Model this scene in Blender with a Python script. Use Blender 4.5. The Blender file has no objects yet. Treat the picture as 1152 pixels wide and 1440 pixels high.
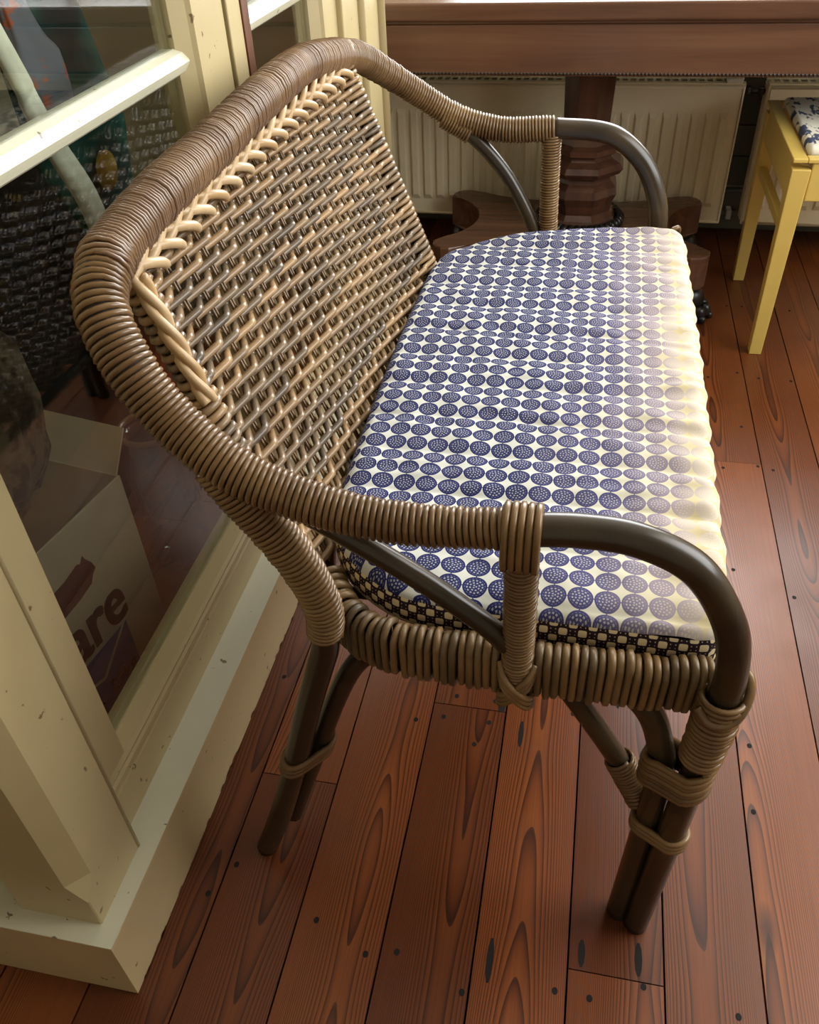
import bpy, bmesh, math, random
from mathutils import Vector, Matrix
random.seed(7)
S = bpy.context.scene
COL = S.collection
V = Vector

# ------------------------------------------------------------------ camera
H = 1.15
CAM_ROT = ((0.9797, -0.0962, 0.1753), (0.1962, 0.6374, -0.7451), (-0.0400, 0.7645, 0.6434))
cd = bpy.data.cameras.new('camera')
cam = bpy.data.objects.new('camera', cd)
COL.objects.link(cam)
m3 = Matrix(CAM_ROT)
q = m3.to_quaternion().normalized()
cam.matrix_world = Matrix.Translation((0, 0, H)) @ q.to_matrix().to_4x4()
cd.sensor_fit = 'VERTICAL'
cd.sensor_height = 36.0
cd.sensor_width = 28.8
cd.lens = 1181.0 / 1440.0 * 36.0
cd.clip_start = 0.02
S.camera = cam

# ------------------------------------------------------------------ world + daylight
w = bpy.data.worlds.new('World')
S.world = w
w.use_nodes = True
w.node_tree.nodes['Background'].inputs[0].default_value = (0.80, 0.90, 1.0, 1)
w.node_tree.nodes['Background'].inputs[1].default_value = 3.0


def area(name, loc, target, sx, sy, power, col):
    l = bpy.data.lights.new(name, 'AREA')
    l.shape = 'RECTANGLE'
    l.size, l.size_y = sx, sy
    l.energy = power
    l.color = col
    o = bpy.data.objects.new(name, l)
    COL.objects.link(o)
    o.location = loc
    o.rotation_euler = (V(target) - V(loc)).to_track_quat('-Z', 'Y').to_euler()
    return o


# daylight entering by the window over the table and by the window in the right wall
area('daylight_far_window', (0.40, 3.12, 1.62), (0.40, 0.0, 1.62 - 0.9), 1.8, 1.35, 66, (1.0, 0.98, 0.95))
area('daylight_right_window', (1.60, 1.25, 1.42), (0.0, 1.75, 0.48), 1.6, 1.3, 36, (1.0, 0.96, 0.88))

S.view_settings.view_transform = 'Standard'
S.view_settings.look = 'None'
S.view_settings.gamma = 1.0
S.view_settings.exposure = 0.12
try:
    S.view_settings.use_curve_mapping = False
except Exception:
    pass


# ------------------------------------------------------------------ helpers
def s2l(c):
    return c / 12.92 if c <= 0.04045 else ((c + 0.055) / 1.055) ** 2.4


def rgb(r, g, b):
    return (s2l(r / 255), s2l(g / 255), s2l(b / 255), 1)


class NT:
    """small node-graph writer"""

    def __init__(self, name, rough=0.5, spec=0.5):
        self.m = bpy.data.materials.new(name)
        self.m.use_nodes = True
        self.t = self.m.node_tree
        self.b = self.t.nodes['Principled BSDF']
        self.b.inputs['Roughness'].default_value = rough
        self.b.inputs['Specular IOR Level'].default_value = spec

    def n(self, typ, **kw):
        nd = self.t.nodes.new(typ)
        for k, v in kw.items():
            setattr(nd, k, v)
        return nd

    def set(self, sock, v):
        if isinstance(v, bpy.types.NodeSocket):
            self.t.links.new(v, sock)
        else:
            sock.default_value = v

    def math(self, op, a, b=None, c=None, clamp=False):
        nd = self.n('ShaderNodeMath', operation=op)
        nd.use_clamp = clamp
        self.set(nd.inputs[0], a)
        if b is not None:
            self.set(nd.inputs[1], b)
        if c is not None:
            self.set(nd.inputs[2], c)
        return nd.outputs[0]

    def mix(self, f, a, b, blend='MIX'):
        nd = self.n('ShaderNodeMix', data_type='RGBA', blend_type=blend)
        self.set(nd.inputs[0], f)
        self.set(nd.inputs[6], a)
        self.set(nd.inputs[7], b)
        return nd.outputs[2]

    def ramp(self, f, stops, interp='LINEAR'):
        nd = self.n('ShaderNodeValToRGB')
        cr = nd.color_ramp
        cr.interpolation = interp
        while len(cr.elements) < len(stops):
            cr.elements.new(0.5)
        for e, (p, c) in zip(cr.elements, stops):
            e.position = p
            e.color = c
        self.set(nd.inputs[0], f)
        return nd.outputs[0]

    def obj(self):
        return self.n('ShaderNodeTexCoord').outputs['Object']

    def pos(self):
        return self.n('ShaderNodeNewGeometry').outputs['Position']

    def rand(self):
        return self.n('ShaderNodeObjectInfo').outputs['Random']

    def sep(self, v):
        nd = self.n('ShaderNodeSeparateXYZ')
        self.set(nd.inputs[0], v)
        return nd.outputs[0], nd.outputs[1], nd.outputs[2]

    def comb(self, x, y, z):
        nd = self.n('ShaderNodeCombineXYZ')
        for i, a in enumerate((x, y, z)):
            self.set(nd.inputs[i], a)
        return nd.outputs[0]

    def noise(self, vec, scale, detail=3, rough=0.55, dist=0.0):
        nd = self.n('ShaderNodeTexNoise')
        self.set(nd.inputs['Vector'], vec)
        nd.inputs['Scale'].default_value = scale
        nd.inputs['Detail'].default_value = detail
        nd.inputs['Roughness'].default_value = rough
        nd.inputs['Distortion'].default_value = dist
        return nd.outputs['Fac']

    def mapping(self, vec, scale=(1, 1, 1), loc=(0, 0, 0)):
        nd = self.n('ShaderNodeMapping')
        self.set(nd.inputs[0], vec)
        nd.inputs['Scale'].default_value = scale
        nd.inputs['Location'].default_value = loc
        return nd.outputs[0]

    def bump(self, h, strength=0.3, dist=0.002):
        nd = self.n('ShaderNodeBump')
        nd.inputs['Strength'].default_value = strength
        nd.inputs['Distance'].default_value = dist
        self.set(nd.inputs['Height'], h)
        self.t.links.new(nd.outputs[0], self.b.inputs['Normal'])

    def col(self, c):
        self.set(self.b.inputs['Base Color'], c)

    def rough(self, r):
        self.set(self.b.inputs['Roughness'], r)


def plain(name, c, rough=0.5, spec=0.5, var=0.12, scale=30, metallic=0.0):
    t = NT(name, rough, spec)
    f = t.noise(t.pos(), scale, 4)
    d = tuple(x * (1 - var * 2) for x in c[:3]) + (1,)
    l = tuple(min(1, x * (1 + var)) for x in c[:3]) + (1,)
    t.col(t.ramp(f, [(0.3, d), (0.7, l)]))
    t.b.inputs['Metallic'].default_value = metallic
    return t.m


def link(name, me, mat=None, parent=None):
    o = bpy.data.objects.new(name, me)
    if mat is not None and len(me.materials) == 0:
        me.materials.append(mat)
    COL.objects.link(o)
    if parent is not None:
        o.parent = parent
    return o


def mesh(verts, faces, smooth=True):
    me = bpy.data.meshes.new('m')
    me.from_pydata([tuple(v) for v in verts], [], faces)
    if smooth:
        me.polygons.foreach_set('use_smooth', [True] * len(me.polygons))
    me.update()
    return me


def bm_mesh(bm, smooth=False):
    bmesh.ops.recalc_face_normals(bm, faces=bm.faces)
    me = bpy.data.meshes.new('m')
    bm.to_mesh(me)
    bm.free()
    if smooth:
        me.polygons.foreach_set('use_smooth', [True] * len(me.polygons))
    return me


def bevel(bm, w, seg=2):
    bmesh.ops.bevel(bm, geom=list(bm.edges), offset=w, segments=seg, affect='EDGES', profile=0.5, clamp_overlap=True)


def box_bm(x0, x1, y0, y1, z0, z1, b=0.0, seg=2):
    bm = bmesh.new()
    bmesh.ops.create_cube(bm, size=1)
    for v in bm.verts:
        v.co = V((x0 + (v.co.x + .5) * (x1 - x0), y0 + (v.co.y + .5) * (y1 - y0), z0 + (v.co.z + .5) * (z1 - z0)))
    if b > 0:
        bevel(bm, b, seg)
    return bm


def box(name, x0, x1, y0, y1, z0, z1, mat, parent=None, b=0.002, seg=2):
    return link(name, bm_mesh(box_bm(x0, x1, y0, y1, z0, z1, b, seg)), mat, parent)


def prism(name, outline, z0, z1, mat, parent=None, b=0.0, seg=2, axis='Z'):
    """extrude a 2D outline; axis Z: (x,y), axis Y: outline is (x,z) and z0,z1 are y; axis X: outline is (y,z)"""
    bm = bmesh.new()

    def mk(p, h):
        if axis == 'Z':
            return bm.verts.new((p[0], p[1], h))
        if axis == 'Y':
            return bm.verts.new((p[0], h, p[1]))
        return bm.verts.new((h, p[0], p[1]))
    a = [mk(p, z0) for p in outline]
    c = [mk(p, z1) for p in outline]
    n = len(a)
    f0 = bm.faces.new(a)
    f1 = bm.faces.new(list(reversed(c)))
    for i in range(n):
        bm.faces.new((a[i], a[(i + 1) % n], c[(i + 1) % n], c[i]))
    if b > 0:
        ed = list(f0.edges) + list(f1.edges)
        bmesh.ops.bevel(bm, geom=ed, offset=b, segments=seg, affect='EDGES', profile=0.5, clamp_overlap=True)
    return link(name, bm_mesh(bm), mat, parent)


def catmull(pts, per=10):
    pts = [V(p) for p in pts]
    if len(pts) < 3:
        return [pts[0].lerp(pts[1], i / per) for i in range(per + 1)]
    P = [pts[0] * 2 - pts[1]] + pts + [pts[-1] * 2 - pts[-2]]
    out = []
    for i in range(1, len(P) - 2):
        p0, p1, p2, p3 = P[i - 1], P[i], P[i + 1], P[i + 2]
        for k in range(per):
            t = k / per
            out.append(0.5 * ((2 * p1) + (p2 - p0) * t + (2 * p0 - 5 * p1 + 4 * p2 - p3) * t * t + (3 * p1 - p0 - 3 * p2 + p3) * t ** 3))
    out.append(pts[-1].copy())
    return out


def frames(pts):
    n = len(pts)
    T = []
    for i in range(n):
        d = pts[min(i + 1, n - 1)] - pts[max(i - 1, 0)]
        T.append(d.normalized() if d.length > 1e-9 else V((0, 0, 1)))
    a = V((0, 0, 1)) if abs(T[0].z) < 0.9 else V((1, 0, 0))
    N = [(a - T[0] * a.dot(T[0])).normalized()]
    for i in range(1, n):
        v = N[-1] - T[i] * N[-1].dot(T[i])
        N.append(v.normalized() if v.length > 1e-9 else N[-1])
    B = [T[i].cross(N[i]) for i in range(n)]
    return T, N, B


def tube_data(pts, r, n=8, closed=False, caps=True, off=0):
    pts = [V(p) for p in pts]
    T, N, B = frames(pts)
    vs, fs = [], []
    L = len(pts)
    for i, p in enumerate(pts):
        rr = r[i] if isinstance(r, (list, tuple)) else r
        for k in range(n):
            a = 2 * math.pi * k / n
            vs.append(p + (N[i] * math.cos(a) + B[i] * math.sin(a)) * rr)
    for i in range(L if closed else L - 1):
        j = (i + 1) % L
        for k in range(n):
            k2 = (k + 1) % n
            fs.append((off + i * n + k, off + i * n + k2, off + j * n + k2, off + j * n + k))
    if caps and not closed:
        fs.append(tuple(off + k for k in reversed(range(n))))
        fs.append(tuple(off + (L - 1) * n + k for k in range(n)))
    return vs, fs


def tube(name, pts, r, mat, parent=None, n=10, closed=False):
    v, f = tube_data(pts, r, n, closed)
    return link(name, mesh(v, f), mat, parent)


def lerp_list(vals, n):
    out = []
    for i in range(n):
        x = i / (n - 1) * (len(vals) - 1)
        a = min(int(x), len(vals) - 2)
        out.append(vals[a] + (vals[a + 1] - vals[a]) * (x - a))
    return out


def resample(pts, step):
    pts = [V(p) for p in pts]
    cum = [0.0]
    for a, b_ in zip(pts, pts[1:]):
        cum.append(cum[-1] + (b_ - a).length)
    n = max(2, int(cum[-1] / step) + 1)
    out, fr = [], []
    j = 0
    for i in range(n):
        s = cum[-1] * i / (n - 1)
        while j < len(cum) - 2 and cum[j + 1] < s:
            j += 1
        f = (s - cum[j]) / max(1e-9, cum[j + 1] - cum[j])
        out.append(pts[j].lerp(pts[j + 1], f))
        fr.append(s / cum[-1])
    return out, fr, cum[-1]


def wrapping(name, path, radius, pitch, mat, parent, seg=16, sides=6, jitter=0.22, ell=None, fill=0.475):
    """a cane strand coiled tightly round a pole: radius is a list along the path"""
    step = pitch / seg
    pts, fr, L = resample(path, step)
    T, N, B = frames(pts)
    c = []
    rnd = random.Random(hash(name) % 999 + int(L * 1e4))
    jl = [rnd.uniform(-1, 1) for _ in range(int(L / pitch) + 3)]
    for i, p in enumerate(pts):
        turn = i / seg
        a = turn * 2 * math.pi
        rr = lerp_at(radius, fr[i]) + jl[int(turn)] * jitter * pitch * 0.5
        e = 1.0 if ell is None else ell
        c.append(p + (N[i] * math.cos(a) * e + B[i] * math.sin(a)) * rr)
    v, f = tube_data(c, pitch * fill, sides)
    return link(name, mesh(v, f), mat, parent)


def lerp_at(vals, x):
    x = max(0.0, min(1.0, x)) * (len(vals) - 1)
    a = min(int(x), len(vals) - 2)
    return vals[a] + (vals[a + 1] - vals[a]) * (x - a)


def empty(name, loc=(0, 0, 0)):
    o = bpy.data.objects.new(name, None)
    o.empty_display_size = 0.05
    COL.objects.link(o)
    o.location = loc
    return o


def thing(o, label, cat, group=None):
    o['label'] = label
    o['category'] = cat
    if group:
        o['group'] = group
    return o


def struct(o, label=None):
    o['kind'] = 'structure'
    if label:
        o['label'] = label
    return o


def base_empty(name, loc):
    """Empty at a thing's base; children use world coordinates through the inverse matrix"""
    e = empty(name, loc)
    return e


def adopt(root):
    """children were built in world coordinates: keep them there"""
    inv = Matrix.Translation(root.location).inverted()
    for ch in root.children:
        ch.matrix_parent_inverse = inv


# ------------------------------------------------------------------ materials
M = {}


def wood_floor():
    t = NT('heart_pine', 0.3, 0.5)
    p = t.pos()
    x, y, z = t.sep(p)
    r = t.rand()
    r2 = t.math('FRACT', t.math('MULTIPLY', r, 17.31))
    r3 = t.math('FRACT', t.math('MULTIPLY', r, 71.7))
    px = t.math('ADD', x, t.math('MULTIPLY', r, 3.0))
    # place across this board, -0.5..0.5, and its own growth-ring centre
    u = t.math('FRACT', t.math('DIVIDE', t.math('ADD', x, 0.417 + 12 * 0.1208), 0.1208))
    dx = t.math('SUBTRACT', u, t.math('MULTIPLY_ADD', r3, 0.9, 0.05))
    nz = t.noise(t.comb(t.math('MULTIPLY', px, 16.0), t.math('MULTIPLY', t.math('ADD', y, t.math('MULTIPLY', r2, 9.0)), 1.9), r3), 1.0, 2.0, 0.5)
    nb_ = t.noise(t.comb(t.math('MULTIPLY', px, 3.0), t.math('MULTIPLY', t.math('ADD', y, t.math('MULTIPLY', r3, 9.0)), 2.4), r), 1.0, 1.0, 0.5)
    slope = t.math('MULTIPLY_ADD', r2, 16.0, -8.0)
    ringv = t.math('ADD', t.math('MULTIPLY', t.math('MULTIPLY', dx, dx), 52.0), t.math('ADD', t.math('MULTIPLY', y, slope), t.math('ADD', t.math('MULTIPLY', nz, 2.4), t.math('MULTIPLY', nb_, 6.0))))
    ringv = t.math('ADD', ringv, t.math('MULTIPLY', dx, 5.0))
    grain = t.math('POWER', t.math('FRACT', ringv), 1.7)
    fine = t.noise(t.comb(t.math('MULTIPLY', px, 330.0), t.math('MULTIPLY', y, 4.0), 0.0), 1.0, 3, 0.6)
    c1 = t.ramp(grain, [(0.0, rgb(162, 92, 45)), (0.45, rgb(138, 73, 35)), (0.9, rgb(66, 31, 16)), (1.0, rgb(98, 50, 26))])
    c2 = t.mix(t.math('MULTIPLY', fine, 0.7), c1, rgb(72, 38, 18))
    tone = t.ramp(r2, [(0.0, rgb(156, 138, 126)), (0.5, rgb(222, 212, 200)), (1.0, rgb(250, 244, 232))])
    c3 = t.mix(0.8, c2, tone, 'MULTIPLY')
    blot = t.noise(p, 6.0, 3)
    c4 = t.mix(t.math('MULTIPLY', t.math('SUBTRACT', blot, 0.45, clamp=True), 1.6, clamp=True), c3, t.mix(0.5, c3, rgb(70, 34, 22)))
    # knots and dark stains with their own place
    kn = t.n('ShaderNodeTexVoronoi')
    t.set(kn.inputs['Vector'], t.comb(t.math('MULTIPLY', x, 6.0), t.math('MULTIPLY', y, 2.0), 0.0))
    kn.inputs['Scale'].default_value = 1.0
    kf = t.ramp(kn.outputs['Distance'], [(0.0, (1, 1, 1, 1)), (0.045, (0.6, 0.6, 0.6, 1)), (0.085, (0, 0, 0, 1))])
    c5 = t.mix(kf, c4, rgb(48, 24, 17))
    t.col(c5)
    t.rough(t.math('ADD', 0.24, t.math('MULTIPLY', blot, 0.22)))
    t.bump(t.math('ADD', t.math('MULTIPLY', grain, -0.5), t.math('MULTIPLY', fine, 0.5)), 0.10, 0.001)
    return t.m


def cane(name, cols, rough=0.42, stretch=60, patch=0.4):
    t = NT(name, rough, 0.5)
    r = t.rand()
    f = t.noise(t.pos(), stretch, 4, 0.6)
    f2 = t.noise(t.pos(), 9, 2)
    base = t.ramp(r, [(i / (len(cols) - 1), c) for i, c in enumerate(cols)])
    c = t.mix(t.math('MULTIPLY', f, 0.6), base, t.mix(0.65, base, rgb(40, 30, 22)))
    c = t.mix(t.math('MULTIPLY', t.math('SUBTRACT', f2, 0.42, clamp=True), 2.2, clamp=True), c, t.mix(patch, c, rgb(196, 160, 110)))
    t.col(c)
    t.bump(f, 0.15, 0.001)
    return t.m


def paint(name, c, wear=None, rough=0.35):
    t = NT(name, rough, 0.5)
    p = t.pos()
    f = t.noise(p, 5, 4)
    d = tuple(v * 0.86 for v in c[:3]) + (1,)
    cc = t.ramp(f, [(0.3, d), (0.7, c)])
    if wear:
        fw = t.noise(p, 55, 3, 0.5)
        m = t.ramp(fw, [(0.705, (0, 0, 0, 1)), (0.73, (1, 1, 1, 1))])
        cc = t.mix(m, cc, wear)
    t.col(cc)
    t.bump(t.noise(p, 40, 3), 0.08, 0.002)
    return t.m


def fabric_top():
    t = NT('printed_cotton', 0.85, 0.2)
    x, y, z = t.sep(t.pos())
    P = 0.02705
    fx = t.math('SUBTRACT', t.math('FRACT', t.math('DIVIDE', t.math('ADD', x, 1.0125), P)), 0.5)
    fy = t.math('SUBTRACT', t.math('FRACT', t.math('DIVIDE', t.math('ADD', y, -0.683 + 27 * P), P)), 0.5)
    ax, ay = t.math('ABSOLUTE', fx), t.math('ABSOLUTE', fy)
    d = t.math('SQRT', t.math('ADD', t.math('POWER', ax, 2.0), t.math('POWER', t.math('MULTIPLY', ay, 1.01), 2.0)))
    disc = t.math('LESS_THAN', d, 0.485)
    # small pale specks in rings inside each disc
    ang = t.math('ARCTAN2', fy, fx)
    ring = t.math('FRACT', t.math('MULTIPLY', d, 8.3))
    rid = t.math('FLOOR', t.math('MULTIPLY', d, 8.3))
    seg = t.math('FRACT', t.math('MULTIPLY', t.math('ADD', ang, 3.2), t.math('MULTIPLY', t.math('ADD', t.math('MULTIPLY', rid, 5.0), 3.0), 0.159155)))
    dot = t.math('MULTIPLY', t.math('LESS_THAN', t.math('ABSOLUTE', t.math('SUBTRACT', ring, 0.5)), 0.27),
                 t.math('LESS_THAN', t.math('ABSOLUTE', t.math('SUBTRACT', seg, 0.5)), 0.27))
    dot = t.math('MULTIPLY', dot, t.math('LESS_THAN', d, 0.40))
    # fine necks where discs touch their neighbours
    neck = t.math('LESS_THAN', t.math('ADD', t.math('MULTIPLY', ay, 5.0), t.math('SUBTRACT', 0.5, ax)), 0.13)
    neck2 = t.math('LESS_THAN', t.math('ADD', t.math('MULTIPLY', ax, 5.0), t.math('SUBTRACT', 0.5, ay)), 0.13)
    mask = t.math('MAXIMUM', disc, t.math('MAXIMUM', neck, neck2))
    mask = t.math('SUBTRACT', mask, t.math('MULTIPLY', dot, 0.55), clamp=True)
    # print sun-bleached towards the front edge of the seat
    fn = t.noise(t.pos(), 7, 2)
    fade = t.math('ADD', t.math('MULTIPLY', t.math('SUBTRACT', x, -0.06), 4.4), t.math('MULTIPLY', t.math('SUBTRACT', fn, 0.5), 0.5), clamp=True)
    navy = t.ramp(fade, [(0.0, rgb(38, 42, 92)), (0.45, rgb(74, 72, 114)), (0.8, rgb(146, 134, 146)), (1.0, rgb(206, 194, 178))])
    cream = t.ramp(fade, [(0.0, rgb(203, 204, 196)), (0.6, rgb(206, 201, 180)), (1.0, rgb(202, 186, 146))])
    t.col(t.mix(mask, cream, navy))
    weave = t.noise(t.pos(), 900, 1)
    t.bump(weave, 0.12, 0.0005)
    t.b.inputs['Specular IOR Level'].default_value = 0.1
    return t.m


def fabric_check():
    t = NT('checked_cotton', 0.85, 0.2)
    uv = t.n('ShaderNodeUVMap')
    uv.uv_map = 'UVMap'
    u, v, _ = t.sep(uv.outputs[0])
    Q = 0.0098
    ui, vi = t.math('DIVIDE', u, Q), t.math('DIVIDE', v, Q)
    par = t.math('MODULO', t.math('ADD', t.math('FLOOR', ui), t.math('FLOOR', vi)), 2.0)
    fu = t.math('ABSOLUTE', t.math('SUBTRACT', t.math('FRACT', ui), 0.5))
    fv = t.math('ABSOLUTE', t.math('SUBTRACT', t.math('FRACT', vi), 0.5))
    sq = t.math('LESS_THAN', t.math('ADD', t.math('POWER', t.math('MULTIPLY', fu, 2.25), 5.0), t.math('POWER', t.math('MULTIPLY', fv, 2.25), 5.0)), 1.0)
    light = t.math('MULTIPLY', t.math('LESS_THAN', par, 0.5), sq)
    gu = t.math('LESS_THAN', t.math('ABSOLUTE', t.math('SUBTRACT', fu, 0.25)), 0.06)
    gv = t.math('LESS_THAN', t.math('ABSOLUTE', t.math('SUBTRACT', fv, 0.25)), 0.06)
    grid = t.math('MULTIPLY', t.math('MULTIPLY', gu, gv), t.math('GREATER_THAN', par, 0.5))
    f = t.math('MAXIMUM', light, t.math('MULTIPLY', grid, 0.7))
    t.col(t.mix(f, rgb(42, 28, 38), rgb(228, 210, 170)))
    return t.m


def dark_wood(name, a, b_, rough=0.3, ax='X'):
    t = NT(name, rough, 0.5)
    p = t.pos()
    sc = {'X': (1.2, 22, 22), 'Z': (22, 22, 1.5)}[ax]
    f = t.noise(t.mapping(p, sc), 1.0, 4, 0.6, 0.6)
    f2 = t.noise(p, 4, 3)
    c = t.ramp(f, [(0.3, a), (0.7, b_)])
    t.col(t.mix(t.math('MULTIPLY', f2, 0.5), c, a))
    t.bump(f, 0.08, 0.002)
    return t.m


def glass_mat():
    m = bpy.data.materials.new('window_glass')
    m.use_nodes = True
    nt = m.node_tree
    nt.nodes.clear()
    out = nt.nodes.new('ShaderNodeOutputMaterial')
    tr = nt.nodes.new('ShaderNodeBsdfTransparent')
    tr.inputs[0].default_value = (0.90, 0.93, 0.90, 1)
    gl = nt.nodes.new('ShaderNodeBsdfGlossy')
    gl.inputs['Roughness'].default_value = 0.015
    gl.inputs['Color'].default_value = (1, 1, 1, 1)
    fr = nt.nodes.new('ShaderNodeFresnel')
    # same reflectance on both faces of the pane
    ge = nt.nodes.new('ShaderNodeNewGeometry')
    io = nt.nodes.new('ShaderNodeMath')
    io.operation = 'POWER'
    io.inputs[0].default_value = 1.52
    pw = nt.nodes.new('ShaderNodeMath')
    pw.operation = 'MULTIPLY_ADD'
    pw.inputs[1].default_value = -2.0
    pw.inputs[2].default_value = 1.0
    nt.links.new(ge.outputs['Backfacing'], pw.inputs[0])
    nt.links.new(pw.outputs[0], io.inputs[1])
    nt.links.new(io.outputs[0], fr.inputs[0])
    mx = nt.nodes.new('ShaderNodeMixShader')
    nt.links.new(fr.outputs[0], mx.inputs[0])
    nt.links.new(tr.outputs[0], mx.inputs[1])
    nt.links.new(gl.outputs[0], mx.inputs[2])
    nt.links.new(mx.outputs[0], out.inputs[0])
    return m


M['floor'] = wood_floor()
M['under'] = plain('under_floor', rgb(20, 13, 10), 0.9)
M['cream'] = paint('cream_paint', rgb(190, 173, 130), rgb(120, 98, 66))
M['cream_plinth'] = paint('cream_plinth_paint', rgb(194, 172, 130), rgb(110, 84, 56))
M['white_paint'] = paint('off_white_paint', rgb(214, 210, 184), rgb(122, 104, 76))
M['wall'] = paint('wall_plaster', rgb(214, 206, 186), None, 0.7)
M['ceiling'] = paint('ceiling_plaster', rgb(232, 228, 218), None, 0.8)
M['clad'] = paint('grey_green_paint', rgb(106, 106, 92), None, 0.5)
M['brown_strip'] = dark_wood('brown_stained_strip', rgb(84, 48, 26), rgb(130, 78, 44), 0.4, 'Z')
M['glass'] = glass_mat()
M['wrap'] = cane('cane_binding', [rgb(114, 85, 54), rgb(126, 95, 60), rgb(102, 77, 50)], 0.27, 90)
M['rail_wrap'] = cane('rail_cane_binding', [rgb(134, 104, 78), rgb(122, 94, 72)], 0.24, 90)
M['seat_cane'] = cane('seat_cane', [rgb(118, 94, 62), rgb(96, 78, 54), rgb(136, 106, 66), rgb(80, 66, 48)], 0.38, 80)
M['weave'] = cane('wicker_rod', [rgb(164, 132, 96), rgb(110, 94, 76), rgb(176, 140, 98), rgb(90, 82, 72), rgb(184, 148, 106), rgb(84, 75, 65), rgb(146, 118, 88)], 0.28, 50)
M['braid'] = cane('pale_wicker_rod', [rgb(214, 184, 142), rgb(196, 160, 112), rgb(222, 194, 152)], 0.36, 60)
M['pole'] = cane('dark_rattan_pole', [rgb(56, 46, 33), rgb(48, 40, 30)], 0.27, 30, 0.10)
M['core'] = plain('dark_rattan_core', rgb(44, 32, 22), 0.6)
M['fabric'] = fabric_top()
M['check'] = fabric_check()
M['piping'] = plain('dark_piping', rgb(200, 184, 150), 0.85, 0.2, 0.25, 400)
M['table'] = dark_wood('dark_mahogany', rgb(80, 53, 39), rgb(120, 84, 62), 0.25)
M['table_col'] = dark_wood('dark_mahogany_column', rgb(58, 37, 28), rgb(92, 60, 45), 0.22, 'Z')
M['ebony'] = plain('blackened_carving', rgb(24, 20, 18), 0.3)
M['radiator'] = paint('radiator_enamel', rgb(238, 224, 190), None, 0.4)
M['valve'] = plain('valve_metal', rgb(70, 62, 52), 0.35, 0.5, 0.1, 40, 0.8)
M['yellow'] = paint('mustard_paint', rgb(214, 184, 98), None, 0.4)


# ------------------------------------------------------------------ floor
X0, BW = -0.417, 0.1208
floor = struct(empty('floor'), 'worn reddish pine plank floor')
joints = {2: [0.853], 4: [0.470], 0: [0.676], 6: [1.61], 1: [1.9], 3: [2.2], 5: [-0.3, 2.5], 7: [0.2, 2.75], -1: [1.7], -2: [0.5], -3: [1.3], 8: [1.1]}
YA, YB = -1.98, 3.0
boards = []
for k in range(-10, 17):
    js = joints.get(k, [random.uniform(-0.5, 2.5)])
    ys = [YA] + sorted(js) + [YB]
    for a, b_ in zip(ys, ys[1:]):
        x0 = X0 + k * BW
        g = 0.0013
        dz = random.uniform(-0.0006, 0.0)
        o = box('floor_board', x0 + g, x0 + BW - g, a + 0.0008, b_ - 0.0008, -0.02, dz, M['floor'], floor, 0)
        boards.append((x0, x0 + BW, a, b_, o, dz))
sub = box('sub_floor', X0 - 10 * BW, X0 + 17 * BW, YA, YB, -0.05, -0.021, M['under'], floor, 0)
nails = [(-0.442, 0.863), (-0.34, 0.899), (-0.285, 0.911), (-0.199, 0.814), (-0.155, 0.827), (-0.08, 0.828), (-0.098, 0.783), (0.097, 0.817), (0.053, 0.868), (-0.27, 0.471), (-0.194, 0.44), (-0.154, 0.45), (-0.063, 0.417), (0.052, 0.44), (0.095, 0.439), (0.161, 0.465), (0.17, 0.858), (0.339, 1.054), (0.337, 1.019), (0.327, 0.853), (0.321, 0.737), (0.281, 0.832), (0.338, 1.256), (0.4, 1.755), (0.323, 1.63), (0.345, 1.585), (0.42, 1.601), (0.451, 1.592), (0.418, 2.383), (0.46, 2.384), (0.539, 2.398), (0.589, 2.372), (0.339, 1.973), (0.413, 2.004), (0.463, 1.983), (0.54, 1.979), (-0.43, 0.479), (-0.405, 0.526), (0.274, 0.451), (0.441, 1.198), (-0.14, 0.872), (-0.075, 0.872), (0.30, 1.19)]
nv, nf = [V((0, 0, 0.0004))], []
for k in range(10):
    a = 2 * math.pi * k / 10
    nv.append(V((math.cos(a) * 0.0038, math.sin(a) * 0.0046, 0.0003)))
for k in range(10):
    nf.append((0, 1 + k, 1 + (k + 1) % 10))
nail_me = mesh(nv, nf)
nail_me.materials.append(M['under'])
for nx, ny in nails:
    for (xa, xb, ya, yb, o, dz) in boards:
        if xa < nx < xb and ya < ny < yb:
            c = bpy.data.objects.new('nail_head', nail_me)
            COL.objects.link(c)
            c.parent = o
            c.location = (nx, ny, dz)

for nx, ny, lx, ly in [(-0.027, 0.815, 1.1, 7.0), (-0.033, 0.462, 1.2, 8.0), (0.155, 0.497, 1.3, 6.0), (0.083, 0.492, 1.2, 5.0), (-0.063, 0.862, 1.6, 3.0), (0.125, 0.905, 0.9, 4.0)]:
    for (xa, xb, ya, yb, o, dz) in boards:
        if xa < nx < xb and ya < ny < yb:
            c = bpy.data.objects.new('dark_knot', nail_me)
            COL.objects.link(c)
            c.parent = o
            c.location = (nx, ny, dz)
            c.scale = (lx, ly * 0.8, 1)

# ------------------------------------------------------------------ room shell
RX0, RX1, RY0, RY1, RZ = -1.62, 1.56, -1.98, 3.0, 2.75
struct(box('ceiling', RX0 - .1, RX1 + .1, RY0 - .1, RY1 + .15, RZ, RZ + 0.1, M['ceiling'], None, 0))
struct(box('wall_back', RX0 - .1, RX1 + .1, RY0 - .1, RY0, -0.05, RZ, M['wall'], None, 0))
struct(box('wall_left', RX0 - .1, RX0, RY0, RY1, -0.05, RZ, M['wall'], None, 0))


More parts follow.
